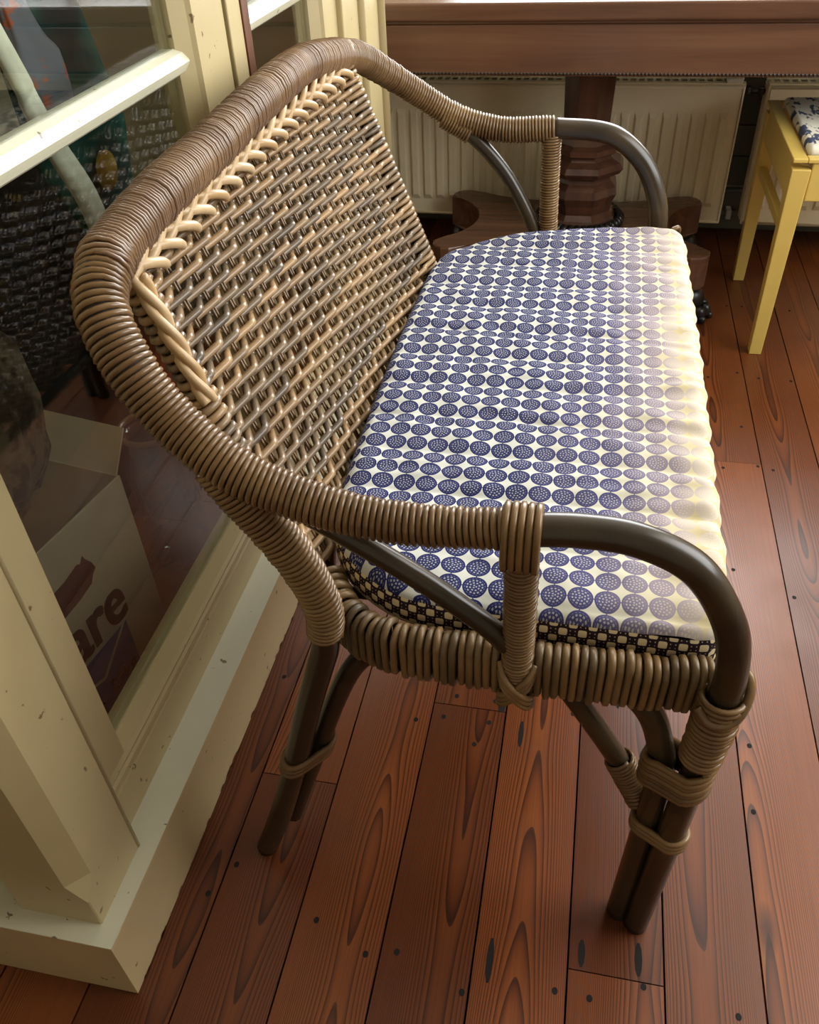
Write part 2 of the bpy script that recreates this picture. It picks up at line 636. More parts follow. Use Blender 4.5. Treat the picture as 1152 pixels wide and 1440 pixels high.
def wall_window(name, axis, c0, c1, a0, a1, wa0, wa1, wz0, wz1, mat, label):
    r = struct(empty(name), label)

    def bx(nm, p0, p1, z0, z1, mt, d0=c0, d1=c1, b=0):
        if axis == 'Y':
            return box(nm, p0, p1, d0, d1, z0, z1, mt, r, b)
        return box(nm, d0, d1, p0, p1, z0, z1, mt, r, b)
    bx('wall_panel', a0, wa0, -0.05, RZ, mat)
    bx('wall_panel', wa1, a1, -0.05, RZ, mat)
    bx('wall_panel', wa0, wa1, -0.05, wz0, mat)
    bx('wall_panel', wa0, wa1, wz1, RZ, mat)
    return r, bx


# far wall with the window over the radiators
wf, bx = wall_window('wall_far', 'Y', 3.0, 3.12, RX0 - .1, RX1 + .1, -0.55, 1.35, 0.88, 2.34, M['wall'], 'far wall behind the radiators')
for i in range(5):
    box('cladding_board', -1.6, 1.55, 2.985, 3.0, 0.14 + i * 0.095, 0.14 + i * 0.095 + 0.092, M['clad'], wf, 0.003)
struct(box('baseboard_far', -1.6, 1.55, 2.965, 3.0, 0.0, 0.13, M['clad'], None, 0.004))
sill = struct(box('trim_1', -0.9, 1.52, 2.80, 3.0, 0.862, 0.888, M['white_paint'], None, 0.004), 'cream window sill above the radiators')
shelf = struct(box('trim_2', -1.2, 1.54, 2.86, 2.985, 0.615, 0.64, M['cream'], None, 0.004), 'cream ledge along the far wall')


def window_frame(name, axis, c, a0, a1, z0, z1, cols, label):
    r = struct(empty(name), label)

    def bx(nm, p0, p1, q0, q1, mt, d=0.02):
        if axis == 'Y':
            return box(nm, p0, p1, c - d, c + d, q0, q1, mt, r, 0.003)
        return box(nm, c - d, c + d, p0, p1, q0, q1, mt, r, 0.003)
    fw = 0.05
    bx('frame', a0, a0 + fw, z0, z1, M['white_paint'])
    bx('frame', a1 - fw, a1, z0, z1, M['white_paint'])
    bx('frame', a0 + fw, a1 - fw, z0, z0 + fw, M['white_paint'])
    bx('frame', a0 + fw, a1 - fw, z1 - fw, z1, M['white_paint'])
    for i in range(1, cols):
        x = a0 + (a1 - a0) * i / cols
        bx('glazing_bar', x - 0.015, x + 0.015, z0 + fw, z1 - fw, M['white_paint'])
    return r


window_frame('window_3', 'Y', 3.03, -0.55, 1.35, 0.88, 2.34, 3, 'white framed window over the table')
wr, bx = wall_window('wall_right', 'X', 1.56, 1.66, RY0, RY1, 0.4, 2.1, 0.74, 2.12, M['wall'], 'right hand wall with a window')
window_frame('window_4', 'X', 1.575, 0.4, 2.1, 0.74, 2.12, 3, 'white framed window in the right wall')

# ------------------------------------------------------------------ glazed partition on the left
PLX, PLY = -0.469, 0.340   # outer faces of the plinth at its corner
ZL = 0.133
PEND = 2.14
bl = struct(empty('baseboard_left'), 'cream painted plinth under the glazed partition')
# plinth with a mitred corner: one board along the room, one along the near end
prism('plinth_board', [(PLX, PLY), (PLX, PEND), (PLX - 0.022, PEND), (PLX - 0.022, PLY + 0.022)], 0.0, ZL - 0.0015, M['cream_plinth'], bl, 0.002)
prism('plinth_board', [(PLX, PLY), (PLX - 0.022, PLY + 0.022), (-1.6, PLY + 0.022), (-1.6, PLY)], 0.0, ZL - 0.0015, M['cream_plinth'], bl, 0.002)
prism('ledge_board', [(PLX, PLY), (PLX, PEND), (-0.56, PEND), (-0.56, PLY + 0.091)], ZL - 0.0012, ZL, M['white_paint'], bl)
prism('ledge_board', [(PLX, PLY), (-0.56, PLY + 0.091), (-1.6, PLY + 0.091), (-1.6, PLY)], ZL - 0.0012, ZL, M['white_paint'], bl)
# chips of bare wood where the paint is knocked off the lower edge
chips = empty('paint_chips')
rc = random.Random(3)
cv, cf = [], []
for i in range(70):
    y = 0.36 + rc.random() ** 1.3 * 0.75
    l = rc.uniform(0.004, 0.022)
    h = rc.uniform(0.001, 0.004)
    z = rc.choice([0.0015, 0.0015, 0.0015, 0.005])
    n0 = len(cv)
    ring = []
    for k in range(7):
        a = 2 * math.pi * k / 7
        ring.append(V((PLX + 0.0004, y + math.cos(a) * l * 0.5 * rc.uniform(.7, 1.2), max(0.0005, z + math.sin(a) * h * rc.uniform(.6, 1.2)))))
    cv += ring
    cf.append(tuple(range(n0, n0 + 7)))
bpy.data.objects.remove(chips)
ch = link('paint_chips', mesh(cv, cf, False), M['brown_strip'], bl)
ch['kind'] = 'stuff'

# corner post with a stopped chamfer
PX, PY = -0.493, 0.365
post = struct(empty('trim_3'), 'cream corner post with a stopped chamfer')
bm = bmesh.new()


def ring_post(z, ch_):
    pts = [(PX, 0.466), (PX, PY + ch_), (PX - ch_, PY), (-0.60, PY), (-0.60, 0.466)]
    return [bm.verts.new((p[0], p[1], z)) for p in pts]


rs = [ring_post(ZL, 0.0015), ring_post(ZL + 0.055, 0.0015), ring_post(ZL + 0.085, 0.022), ring_post(2.4, 0.022)]
for a, b_ in zip(rs, rs[1:]):
    for i in range(5):
        bm.faces.new((a[i], a[(i + 1) % 5], b_[(i + 1) % 5], b_[i]))
bm.faces.new(list(reversed(rs[0])))
bm.faces.new(rs[-1])
link('post_body', bm_mesh(bm), M['cream'], post)
tube('edge_bead', [(PX - 0.001, 0.4665, ZL + 0.001), (PX - 0.001, 0.4665, 2.4)], 0.003, M['cream'], post, 8)
box('end_panel', -1.6, -0.60, PY + 0.03, PY + 0.05, ZL, 2.4, M['cream'], post, 0.002)

GX = -0.545     # glass plane
FX = -0.517     # face of the fixed frame


def muntin(parent, y0, y1, z):
    # half-round moulded glazing bar
    prof = [(-0.012, -0.016), (0.004, -0.016), (0.012, -0.011), (0.016, -0.004), (0.018, 0.0), (0.016, 0.004), (0.012, 0.011), (0.004, 0.016), (-0.012, 0.016)]
    bm_ = bmesh.new()
    A = [bm_.verts.new((GX + p[0], y0, z + p[1])) for p in prof]
    B_ = [bm_.verts.new((GX + p[0], y1, z + p[1])) for p in prof]
    n = len(prof)
    for i in range(n):
        bm_.faces.new((A[i], A[(i + 1) % n], B_[(i + 1) % n], B_[i]))
    bm_.faces.new(A)
    bm_.faces.new(list(reversed(B_)))
    return link('glazing_bar', bm_mesh(bm_), M['white_paint'], parent)


def bay(name, y0, y1, gy0, gy1, label):
    r = struct(empty(name), label)
    # bottom rail: flat face, two small grooves, sloped bead up to the glass
    prof = [(-0.565, ZL), (FX, ZL), (FX, 0.196), (FX - 0.004, 0.199), (FX - 0.001, 0.203), (FX - 0.001, 0.211), (FX - 0.005, 0.214), (FX - 0.004, 0.218), (FX - 0.009, 0.222), (GX + 0.004, 0.238), (-0.565, 0.238)]
    bm_ = bmesh.new()
    A = [bm_.verts.new((p[0], y0, p[1])) for p in prof]
    B_ = [bm_.verts.new((p[0], y1, p[1])) for p in prof]
    n = len(prof)
    for i in range(n):
        bm_.faces.new((A[i], A[(i + 1) % n], B_[(i + 1) % n], B_[i]))
    bm_.faces.new(A)
    bm_.faces.new(list(reversed(B_)))
    link('bottom_rail', bm_mesh(bm_), M['cream'], r)

    def stile(a, b_, gl_at_end):
        pr = [(-0.565, a), (FX, a), (FX, b_), (-0.565, b_)]
        if gl_at_end:
            pr = [(-0.565, a), (FX, a), (FX, b_ - 0.022), (FX - 0.006, b_ - 0.018), (GX + 0.006, b_), (-0.565, b_)]
        else:
            pr = [(-0.565, a), (GX + 0.006, a), (FX - 0.006, a + 0.018), (FX, a + 0.022), (FX, b_), (-0.565, b_)]
        prism('stile', pr, 0.2382, 2.4, M['cream'], r)
    stile(y0, gy0, True)
    stile(gy1, y1, False)
    muntin(r, gy0 - 0.012, gy1 + 0.012, 0.908)
    muntin(r, gy0 - 0.012, gy1 + 0.012, 1.62)
    for (z0, z1) in ((0.238, 0.895), (0.921, 1.607), (1.633, 2.4)):
        box('pane', GX - 0.0015, GX + 0.0015, gy0 - 0.004, gy1 + 0.004, z0, z1, M['glass'], r, 0)
    return r


bay('window_1', 0.4665, 1.240, 0.556, 1.118, 'cream framed glazed panel nearest the camera with a broad glazing bar')
st = struct(box('trim_4', -0.565, FX + 0.004, 1.247, 1.296, ZL, 2.4, M['cream'], None, 0.002), 'narrow cream upright between the glazed panels')
struct(box('trim_5', -0.565, FX + 0.006, 1.2965, 1.322, ZL, 2.4, M['brown_strip'], None, 0.001), 'narrow brown wooden strip beside the cream upright')
bay('window_2', 1.3225, 1.80, 1.345, 1.69, 'glazed panel beside the brown strip')
p2 = struct(empty('trim_6'), 'cream moulded end post of the glazed partition')
box('post_body', -0.60, FX + 0.012, 1.801, 2.12, ZL, 2.4, M['cream'], p2, 0.003)
tube('edge_bead', [(FX + 0.012, 1.93, ZL), (FX + 0.012, 1.93, 2.4)], 0.012, M['cream'], p2, 10)
tube('edge_bead', [(FX + 0.012, 2.105, ZL), (FX + 0.012, 2.105, 2.4)], 0.014, M['cream'], p2, 10)
struct(box('wall_partition', -1.62, -0.49, 0.34, 2.14, 2.4, RZ, M['wall'], None, 0), 'wall above the glazed partition')
struct(box('wall_closet', -1.62, -0.601, 2.06, 2.14, 0.0, 2.4, M['wall'], None, 0), 'end wall of the glazed closet')

# ------------------------------------------------------------------ radiators


def radiator(x0, x1, label, clip_x=None):
    r = base_empty('radiator', ((x0 + x1) / 2, 2.80, 0.0))
    z0, z1, yf, yb = 0.093, 0.497, 2.76, 2.845
    front = box('panel', x0, x1, yf + 0.006, yf + 0.02, z0, z1, M['radiator'], r, 0.004)
    box('rear_panel', x0, x1, yb - 0.014, yb, z0, z1, M['radiator'], r, 0.004)
    box('side_plate', x0 - 0.002, x0 + 0.004, yf + 0.021, yb - 0.0145, z0 + 0.01, z1 - 0.004, M['radiator'], r, 0.001)
    box('side_plate', x1 - 0.004, x1 + 0.002, yf + 0.021, yb - 0.0145, z0 + 0.01, z1 - 0.004, M['radiator'], r, 0.001)
    # rolled border of the front panel
    tube('rim', [(x0 + .006, yf + 0.006, z0 + .006), (x1 - .006, yf + 0.006, z0 + .006), (x1 - .006, yf + 0.006, z1 - .006), (x0 + .006, yf + 0.006, z1 - .006)], 0.0045, M['radiator'], front, 6, True)
    # pressed ribs
    n = int((x1 - x0 - 0.05) / 0.0405)
    pt = (x1 - x0 - 0.05) / n
    a, b_, d = pt * 0.32, pt * 0.20, 0.009
    zt, zb = z1 - 0.075, z0 + 0.052
    rv = [(-a, 0, zb), (a, 0, zb), (a, 0, zt), (-a, 0, zt), (-b_, -d, zb + .016), (b_, -d, zb + .016), (b_, -d, zt - .016), (-b_, -d, zt - .016)]
    rf = [(4, 5, 6, 7), (0, 1, 5, 4), (1, 2, 6, 5), (2, 3, 7, 6), (3, 0, 4, 7)]
    rme = mesh(rv, rf, False)
    rme.materials.append(M['radiator'])
    for i in range(n):
        o = link('rib', rme, None, front)
        o.location = (x0 + 0.025 + pt * (i + 0.5), yf + 0.006, 0)
    # top grille: frame bars and cross slats
    box('top_grille', x0, x1, yf + 0.006, yf + 0.030, z1 + 0.0004, z1 + 0.005, M['radiator'], r, 0.001)
    box('top_grille', x0, x1, yb - 0.022, yb, z1 + 0.0004, z1 + 0.005, M['radiator'], r, 0.001)
    sm = bm_mesh(box_bm(-0.004, 0.004, yf + 0.0305, yb - 0.0225, z1 + 0.001, z1 + 0.004, 0))
    sm.materials.append(M['radiator'])
    k = int((x1 - x0) / 0.024)
    for i in range(k):
        o = link('grille_slat', sm, None, r)
        o.location.x = x0 + (i + 0.5) * (x1 - x0) / k
    for zz in (z0 + 0.05, z1 - 0.05):
        for xx in (x0 + 0.12, x1 - 0.12):
            box('wall_bracket', xx - 0.015, xx + 0.015, yb + 0.0002, 2.984, zz - 0.02, zz + 0.02, M['radiator'], r, 0.002)
    if clip_x is not None:
        box('white_clip', clip_x - 0.022, clip_x + 0.022, yf + 0.004, yf + 0.04, z1 + 0.0052, z1 + 0.016, M['ceiling'], r, 0.002)
    adopt(r)
    return thing(r, label, 'radiator')


radiator(-0.98, 0.407, 'long cream ribbed panel radiator standing behind the pedestal table', 0.375)
radiator(0.470, 1.45, 'cream ribbed panel radiator at the right behind the yellow stool')
pc = base_empty('radiator_pipe', (0.438, 2.80, 0.473))
tube('pipe', [(0.409, 2.803, 0.473), (0.468, 2.803, 0.473)], 0.006, M['valve'], pc, 10)
for xx in (0.420, 0.457):
    tube('union_nut', [(xx - 0.008, 2.803, 0.473), (xx - 0.006, 2.803, 0.473), (xx + 0.006, 2.803, 0.473), (xx + 0.008, 2.803, 0.473)], [0.010, 0.014, 0.014, 0.010], M['valve'], pc, 6)
adopt(pc)
thing(pc, 'short metal pipe with dark nuts joining the two radiators', 'pipe')
pp = base_empty('skirting_pipe', (0.4, 2.93, 0.06))
tube('pipe', [(-1.4, 2.935, 0.065), (1.54, 2.935, 0.065)], 0.011, M['clad'], pp, 10)
for xx in (-0.9, 0.2, 0.455, 1.3):
    box('pipe_clip', xx - 0.008, xx + 0.008, 2.92, 2.964, 0.050, 0.080, M['ceiling'], pp, 0.002)
adopt(pp)
thing(pp, 'grey pipe running along the foot of the far wall', 'pipe')

# ------------------------------------------------------------------ pedestal table
TX, TY = -0.05, 2.50
tb = base_empty('pedestal_table', (TX, TY, 0))
box('table_top', -0.95, 0.95, 2.245, 2.77, 0.752, 0.792, M['table'], tb, 0.006, 3)
box('top_underlay', -0.93, 0.93, 2.262, 2.755, 0.7445, 0.7518, M['table'], tb, 0.002)
box('apron', -0.92, 0.92, 2.262, 2.30, 0.632, 0.744, M['table'], tb, 0.004)
box('apron', -0.92, 0.92, 2.715, 2.755, 0.632, 0.744, M['table'], tb, 0.004)
box('apron', -0.92, -0.88, 2.3005, 2.7145, 0.632, 0.744, M['table'], tb, 0.004)
box('apron', 0.88, 0.92, 2.3005, 2.7145, 0.632, 0.744, M['table'], tb, 0.004)
# small beading along the lower edge of the apron
bv, bf = [], []
for i in range(210):
    cx = -0.915 + i * 0.00875
    o0 = len(bv)
    r_ = 0.0042
    cz = 0.638
    cy = 2.262
    bv += [(cx - r_, cy, cz), (cx + r_, cy, cz), (cx, cy, cz - r_), (cx, cy, cz + r_), (cx, cy - r_, cz)]
    bf += [(o0, o0 + 4, o0 + 3), (o0 + 3, o0 + 4, o0 + 1), (o0 + 1, o0 + 4, o0 + 2), (o0 + 2, o0 + 4, o0)]
be = link('beading', mesh(bv, bf), M['ebony'], tb)
be['kind'] = 'stuff'
# octagonal baluster column
prof = [(0.104, 0.1905), (0.112, 0.205), (0.104, 0.222), (0.092, 0.236), (0.098, 0.262), (0.108, 0.285), (0.104, 0.305), (0.088, 0.320), (0.084, 0.330), (0.110, 0.342), (0.120, 0.356), (0.110, 0.370), (0.086, 0.380), (0.080, 0.388), (0.094, 0.396), (0.094, 0.410), (0.074, 0.418), (0.066, 0.44), (0.074, 0.632)]
cvx, cfx = [], []
for (r_, z_) in prof:
    for k in range(8):
        a = math.pi / 8 + k * math.pi / 4
        cvx.append((TX + 0.02 + math.cos(a) * r_, TY + math.sin(a) * r_, z_))
for i in range(len(prof) - 1):
    for k in range(8):
        cfx.append((i * 8 + k, i * 8 + (k + 1) % 8, (i + 1) * 8 + (k + 1) % 8, (i + 1) * 8 + k))
cfx.append(tuple(range(7, -1, -1)))
cfx.append(tuple((len(prof) - 1) * 8 + k for k in range(8)))
link('column', mesh(cvx, cfx, False), M['table_col'], tb)
gv, gf = [], []
for k in range(40):
    a = 2 * math.pi * k / 40
    v_, f_ = tube_data([(TX + 0.02 + math.cos(a) * 0.116, TY + math.sin(a) * 0.116, 0.193), (TX + 0.02 + math.cos(a) * 0.124, TY + math.sin(a) * 0.124, 0.203), (TX + 0.02 + math.cos(a) * 0.112, TY + math.sin(a) * 0.112, 0.216)], 0.0095, 6, off=len(gv))
    gv += v_
    gf += f_
gd = link('carved_collar', mesh(gv, gf), M['ebony'], tb)
gd['kind'] = 'stuff'
# platform with four concave sides
out = []
hx, hy = 0.385, 0.235
corners = [(hx, -hy), (hx, hy), (-hx, hy), (-hx, -hy)]
for i in range(4):
    a, b_ = V(corners[i] + (0,)), V(corners[(i + 1) % 4] + (0,))
    d = (b_ - a)
    nrm = V((d.y, -d.x, 0)).normalized()
    L = d.length
    tip = 0.055
    c0, c1 = a + d.normalized() * tip, b_ - d.normalized() * tip
    # rounded tip
    out.append(tuple((a * 0.86 + V((0, 0, 0)) + d.normalized() * 0.02)[:2]) if False else (c0.x, c0.y))
    dep = 0.11 if L < 0.5 else 0.085
    for k in range(1, 14):
        t = k / 14
        pnt = c0.lerp(c1, t) - nrm * (dep * math.sin(math.pi * t) ** 0.7)
        out.append((pnt.x, pnt.y))
    out.append((c1.x, c1.y))
    for k in (1, 2, 3):
        # corner rounding between this side and the next
        nb = V(corners[(i + 2) % 4] + (0,)) - b_
        e0, e1 = c1, b_ + nb.normalized() * tip
        t = k / 4
        pnt = e0 * (1 - t) ** 2 + b_ * 2 * t * (1 - t) + e1 * t * t
        out.append((pnt.x, pnt.y))
prism('platform', [(TX + 0.0 + p[0], TY + p[1]) for p in out], 0.092, 0.190, M['table'], tb, 0.006, 2)


def paw_mesh():
    bm_ = bmesh.new()

    def ball(c, s):
        mtx = Matrix.Translation(c) @ Matrix.Diagonal((s[0], s[1], s[2], 1))
        bmesh.ops.create_icosphere(bm_, subdivisions=2, radius=1, matrix=mtx)
    ball((0, 0, 0.055), (0.042, 0.042, 0.042))
    ball((0, 0.01, 0.030), (0.047, 0.05, 0.030))
    for k in range(4):
        a = math.radians(-150 + k * 40)
        cx_, cy_ = math.cos(a) * 0.046, math.sin(a) * 0.046
        ball((cx_, cy_, 0.024), (0.0165, 0.019, 0.024))
        ball((cx_ * 1.32, cy_ * 1.32, 0.012), (0.011, 0.012, 0.012))
    me = bpy.data.meshes.new('m')
    bm_.to_mesh(me)
    bm_.free()
    me.polygons.foreach_set('use_smooth', [True] * len(me.polygons))
    return me


pm = paw_mesh()
pm.materials.append(M['ebony'])
for sx in (-1, 1):
    for sy in (-1, 1):
        o = link('claw_foot', pm, None, tb)
        o.location = (TX + sx * 0.35, TY + sy * 0.19, 0)
        o.rotation_euler.z = math.atan2(sy * 0.6, sx) + math.radians(90)
adopt(tb)
thing(tb, 'dark wooden pedestal table with claw feet standing before the radiators', 'table')

# ------------------------------------------------------------------ yellow stool
sx0, sx1, sy0, sy1 = 0.445, 0.86, 2.10, 2.595
stl = base_empty('stool', ((sx0 + sx1) / 2, (sy0 + sy1) / 2, 0))


def leg_mesh(cx_, cy_):
    bm_ = bmesh.new()
    r0, r1 = 0.0155, 0.021
    A = [bm_.verts.new((cx_ + a * r0, cy_ + b_ * r0, 0)) for a, b_ in ((-1, -1), (1, -1), (1, 1), (-1, 1))]
    B_ = [bm_.verts.new((cx_ + a * r1, cy_ + b_ * r1, 0.478)) for a, b_ in ((-1, -1), (1, -1), (1, 1), (-1, 1))]
    for i in range(4):
        bm_.faces.new((A[i], A[(i + 1) % 4], B_[(i + 1) % 4], B_[i]))
    bm_.faces.new(A)
    bm_.faces.new(list(reversed(B_)))
    bevel(bm_, 0.002, 2)
    return bm_mesh(bm_)


for a in (sx0 + 0.021, sx1 - 0.021):
    for b_ in (sy0 + 0.021, sy1 - 0.021):
        link('leg', leg_mesh(a, b_), M['yellow'], stl)
za, zb_ = 0.405, 0.492
box('seat_rail', sx0 + 0.004, sx0 + 0.026, sy0 + 0.043, sy1 - 0.043, za, zb_, M['yellow'], stl, 0.003)
box('seat_rail', sx1 - 0.026, sx1 - 0.004, sy0 + 0.043, sy1 - 0.043, za, zb_, M['yellow'], stl, 0.003)
box('seat_rail', sx0 + 0.043, sx1 - 0.043, sy0 + 0.004, sy0 + 0.026, za, zb_, M['yellow'], stl, 0.003)
box('seat_rail', sx0 + 0.043, sx1 - 0.043, sy1 - 0.026, sy1 - 0.004, za, zb_, M['yellow'], stl, 0.003)
box('seat_frame', sx0 - 0.002, sx0 + 0.03, sy0, sy1, 0.4925, 0.502, M['yellow'], stl, 0.002)
box('seat_frame', sx1 - 0.03, sx1 + 0.002, sy0, sy1, 0.4925, 0.502, M['yellow'], stl, 0.002)
box('seat_frame', sx0 + 0.0305, sx1 - 0.0305, sy0, sy0 + 0.03, 0.4925, 0.502, M['yellow'], stl, 0.002)
box('seat_frame', sx0 + 0.0305, sx1 - 0.0305, sy1 - 0.03, sy1, 0.4925, 0.502, M['yellow'], stl, 0.002)
box('stretcher', sx0 + 0.010, sx0 + 0.030, sy0 + 0.040, sy1 - 0.040, 0.315, 0.340, M['yellow'], stl, 0.003)
box('stretcher', sx1 - 0.030, sx1 - 0.010, sy0 + 0.040, sy1 - 0.040, 0.315, 0.340, M['yellow'], stl, 0.003)
adopt(stl)
thing(stl, 'mustard yellow painted wooden stool cut off by the right edge', 'stool')
# its seat pad, printed with blue marks
tpad = NT('blue_marked_cotton', 0.85, 0.2)
fpad = tpad.noise(tpad.mapping(tpad.pos(), (60, 24, 1)), 1.0, 2)
tpad.col(tpad.ramp(fpad, [(0.50, rgb(226, 222, 208)), (0.56, rgb(70, 78, 104))]))
bm = box_bm(sx0 + 0.034, sx1 - 0.034, sy0 + 0.034, sy1 - 0.034, 0.4925, 0.520, 0.012, 4)
pad = thing(link('seat_pad', bm_mesh(bm, True), tpad.m, None), 'white seat pad with blue marks on the yellow stool', 'cushion')

# ------------------------------------------------------------------ wicker bench
YM = 1.115
bench = base_empty('wicker_bench', (-0.1, YM, 0))


def far(pts, dx=0.0):
    return [(p[0] + dx, 2 * YM - p[1], p[2]) for p in pts]


# --- hoop: arm - back rail - arm, one bent pole
near_front = [(0.151, 0.543, 0.0), (0.158, 0.545, 0.15), (0.166, 0.548, 0.32), (0.172, 0.55, 0.45), (0.172, 0.55, 0.52), (0.158, 0.55, 0.580), (0.121, 0.55, 0.640), (0.070, 0.55, 0.668), (0.020, 0.55, 0.673), (-0.030, 0.55, 0.668)]
near_arm = [(-0.030, 0.55, 0.668), (-0.115, 0.55, 0.661), (-0.179, 0.55, 0.665), (-0.240, 0.553, 0.678), (-0.292, 0.556, 0.700), (-0.345, 0.568, 0.738), (-0.385, 0.583, 0.787), (-0.412, 0.612, 0.828), (-0.424, 0.668, 0.849)]
rail_mid = [(-0.424, 0.668, 0.849), (-0.430, 0.79, 0.857), (-0.434, 0.94, 0.858), (-0.436, 1.115, 0.864), (-0.432, 1.30, 0.866), (-0.424, 1.455, 0.846)]
far_arm = [(-0.424, 1.455, 0.846), (-0.410, 1.54, 0.826), (-0.380, 1.605, 0.788), (-0.335, 1.65, 0.745), (-0.283, 1.668, 0.708), (-0.235, 1.672, 0.688), (-0.17, 1.672, 0.676), (-0.078, 1.672, 0.680)]
far_front = [(-0.078, 1.672, 0.680), (0.0, 1.672, 0.676), (0.045, 1.672, 0.661), (0.090, 1.672, 0.622), (0.118, 1.672, 0.572), (0.132, 1.672, 0.515), (0.136, 1.675, 0.40), (0.140, 1.68, 0.2), (0.143, 1.685, 0.0)]
PR = 0.0155
tube('arm_pole', catmull(near_front, 10), PR, M['pole'], bench, 14)
tube('arm_pole', catmull(far_front, 10), 0.0185, M['pole'], bench, 14)
pa = catmull(near_arm, 12)
brp = catmull(near_arm + rail_mid[1:] + far_arm[1:], 8)
tube('back_rail', brp, lerp_list([0.0155, 0.0165, 0.019, 0.020, 0.0215, 0.0235, 0.0240, 0.0235, 0.0215, 0.0200, 0.0190, 0.0185], len(brp)), M['core'], bench, 12)
wrapping('arm_wrapping', pa, [0.0165, 0.017, 0.0175, 0.019, 0.021, 0.021, 0.0215, 0.0225], 0.0060, M['wrap'], bench, 16)
wrapping('rail_wrapping', catmull([(-0.419, 0.640, 0.842)] + rail_mid + [(-0.420, 1.485, 0.840)], 14), [0.0235, 0.0250, 0.0255, 0.0240], 0.0050, M['rail_wrap'], bench, 14, 6, 0.3, None, 0.46)
wrapping('arm_wrapping', catmull(far_arm, 12), [0.023, 0.0225, 0.021, 0.021, 0.0205, 0.020], 0.0062, M['wrap'], bench, 14)
# --- wrapped upright posts under the arms
npost = [(-0.030, 0.551, 0.658), (-0.028, 0.552, 0.575), (-0.027, 0.553, 0.452)]
tube('arm_post', catmull(npost, 8), 0.0125, M['pole'], bench, 10)
wrapping('post_wrapping', catmull(npost, 8), [0.0145, 0.0142, 0.0145], 0.0046, M['wrap'], bench, 14)
fpost = [(-0.082, 1.671, 0.668), (-0.080, 1.670, 0.575), (-0.076, 1.669, 0.452)]
tube('arm_post', catmull(fpost, 8), 0.0135, M['pole'], bench, 10)
wrapping('post_wrapping', catmull(fpost, 8), [0.0165, 0.0165, 0.0165], 0.0052, M['wrap'], bench, 14)
# vertical strands over the head of the near post and crossed binding at its foot
for k in range(5):
    xx = -0.044 + k * 0.0068
    tube('saddle_strand', catmull([(xx, 0.531, 0.636), (xx, 0.529, 0.655), (xx, 0.534, 0.681), (xx, 0.55, 0.6885), (xx, 0.566, 0.682), (xx, 0.573, 0.655), (xx, 0.572, 0.636)], 5), 0.0036, M['wrap'], bench, 6)
for sgn in (-1, 1):
    for dz_ in (0.0, -0.007, -0.014):
        tube('cross_binding', catmull([(-0.027 - sgn * 0.0175, 0.549, 0.492 + dz_), (-0.027 - sgn * 0.010, 0.5365 - 0.001 * sgn, 0.478 + dz_), (-0.027 + sgn * 0.006, 0.5345 - 0.001 * sgn, 0.460 + dz_), (-0.027 + sgn * 0.0155, 0.541, 0.449 + dz_), (-0.027 + sgn * 0.016, 0.556, 0.443 + dz_)], 6), 0.0036, M['wrap'], bench, 6)

# --- slanting braces from arm to foot of the post
nb = [(-0.225, 0.556, 0.655), (-0.170, 0.556, 0.620), (-0.115, 0.555, 0.582), (-0.060, 0.553, 0.538), (-0.038, 0.552, 0.515)]
tube('brace', catmull(nb, 8), [0.0115] * 33, M['pole'], bench, 10)
fb = [(-0.268, 1.668, 0.690), (-0.215, 1.668, 0.650), (-0.165, 1.668, 0.595), (-0.125, 1.668, 0.530), (-0.10, 1.668, 0.475)]
tube('brace', catmull(fb, 8), 0.0135, M['pole'], bench, 10)
wrapping('brace_wrapping', [(-0.285, 1.668, 0.700), (-0.235, 1.668, 0.668)], [0.021, 0.017], 0.0055, M['wrap'], bench, 12)

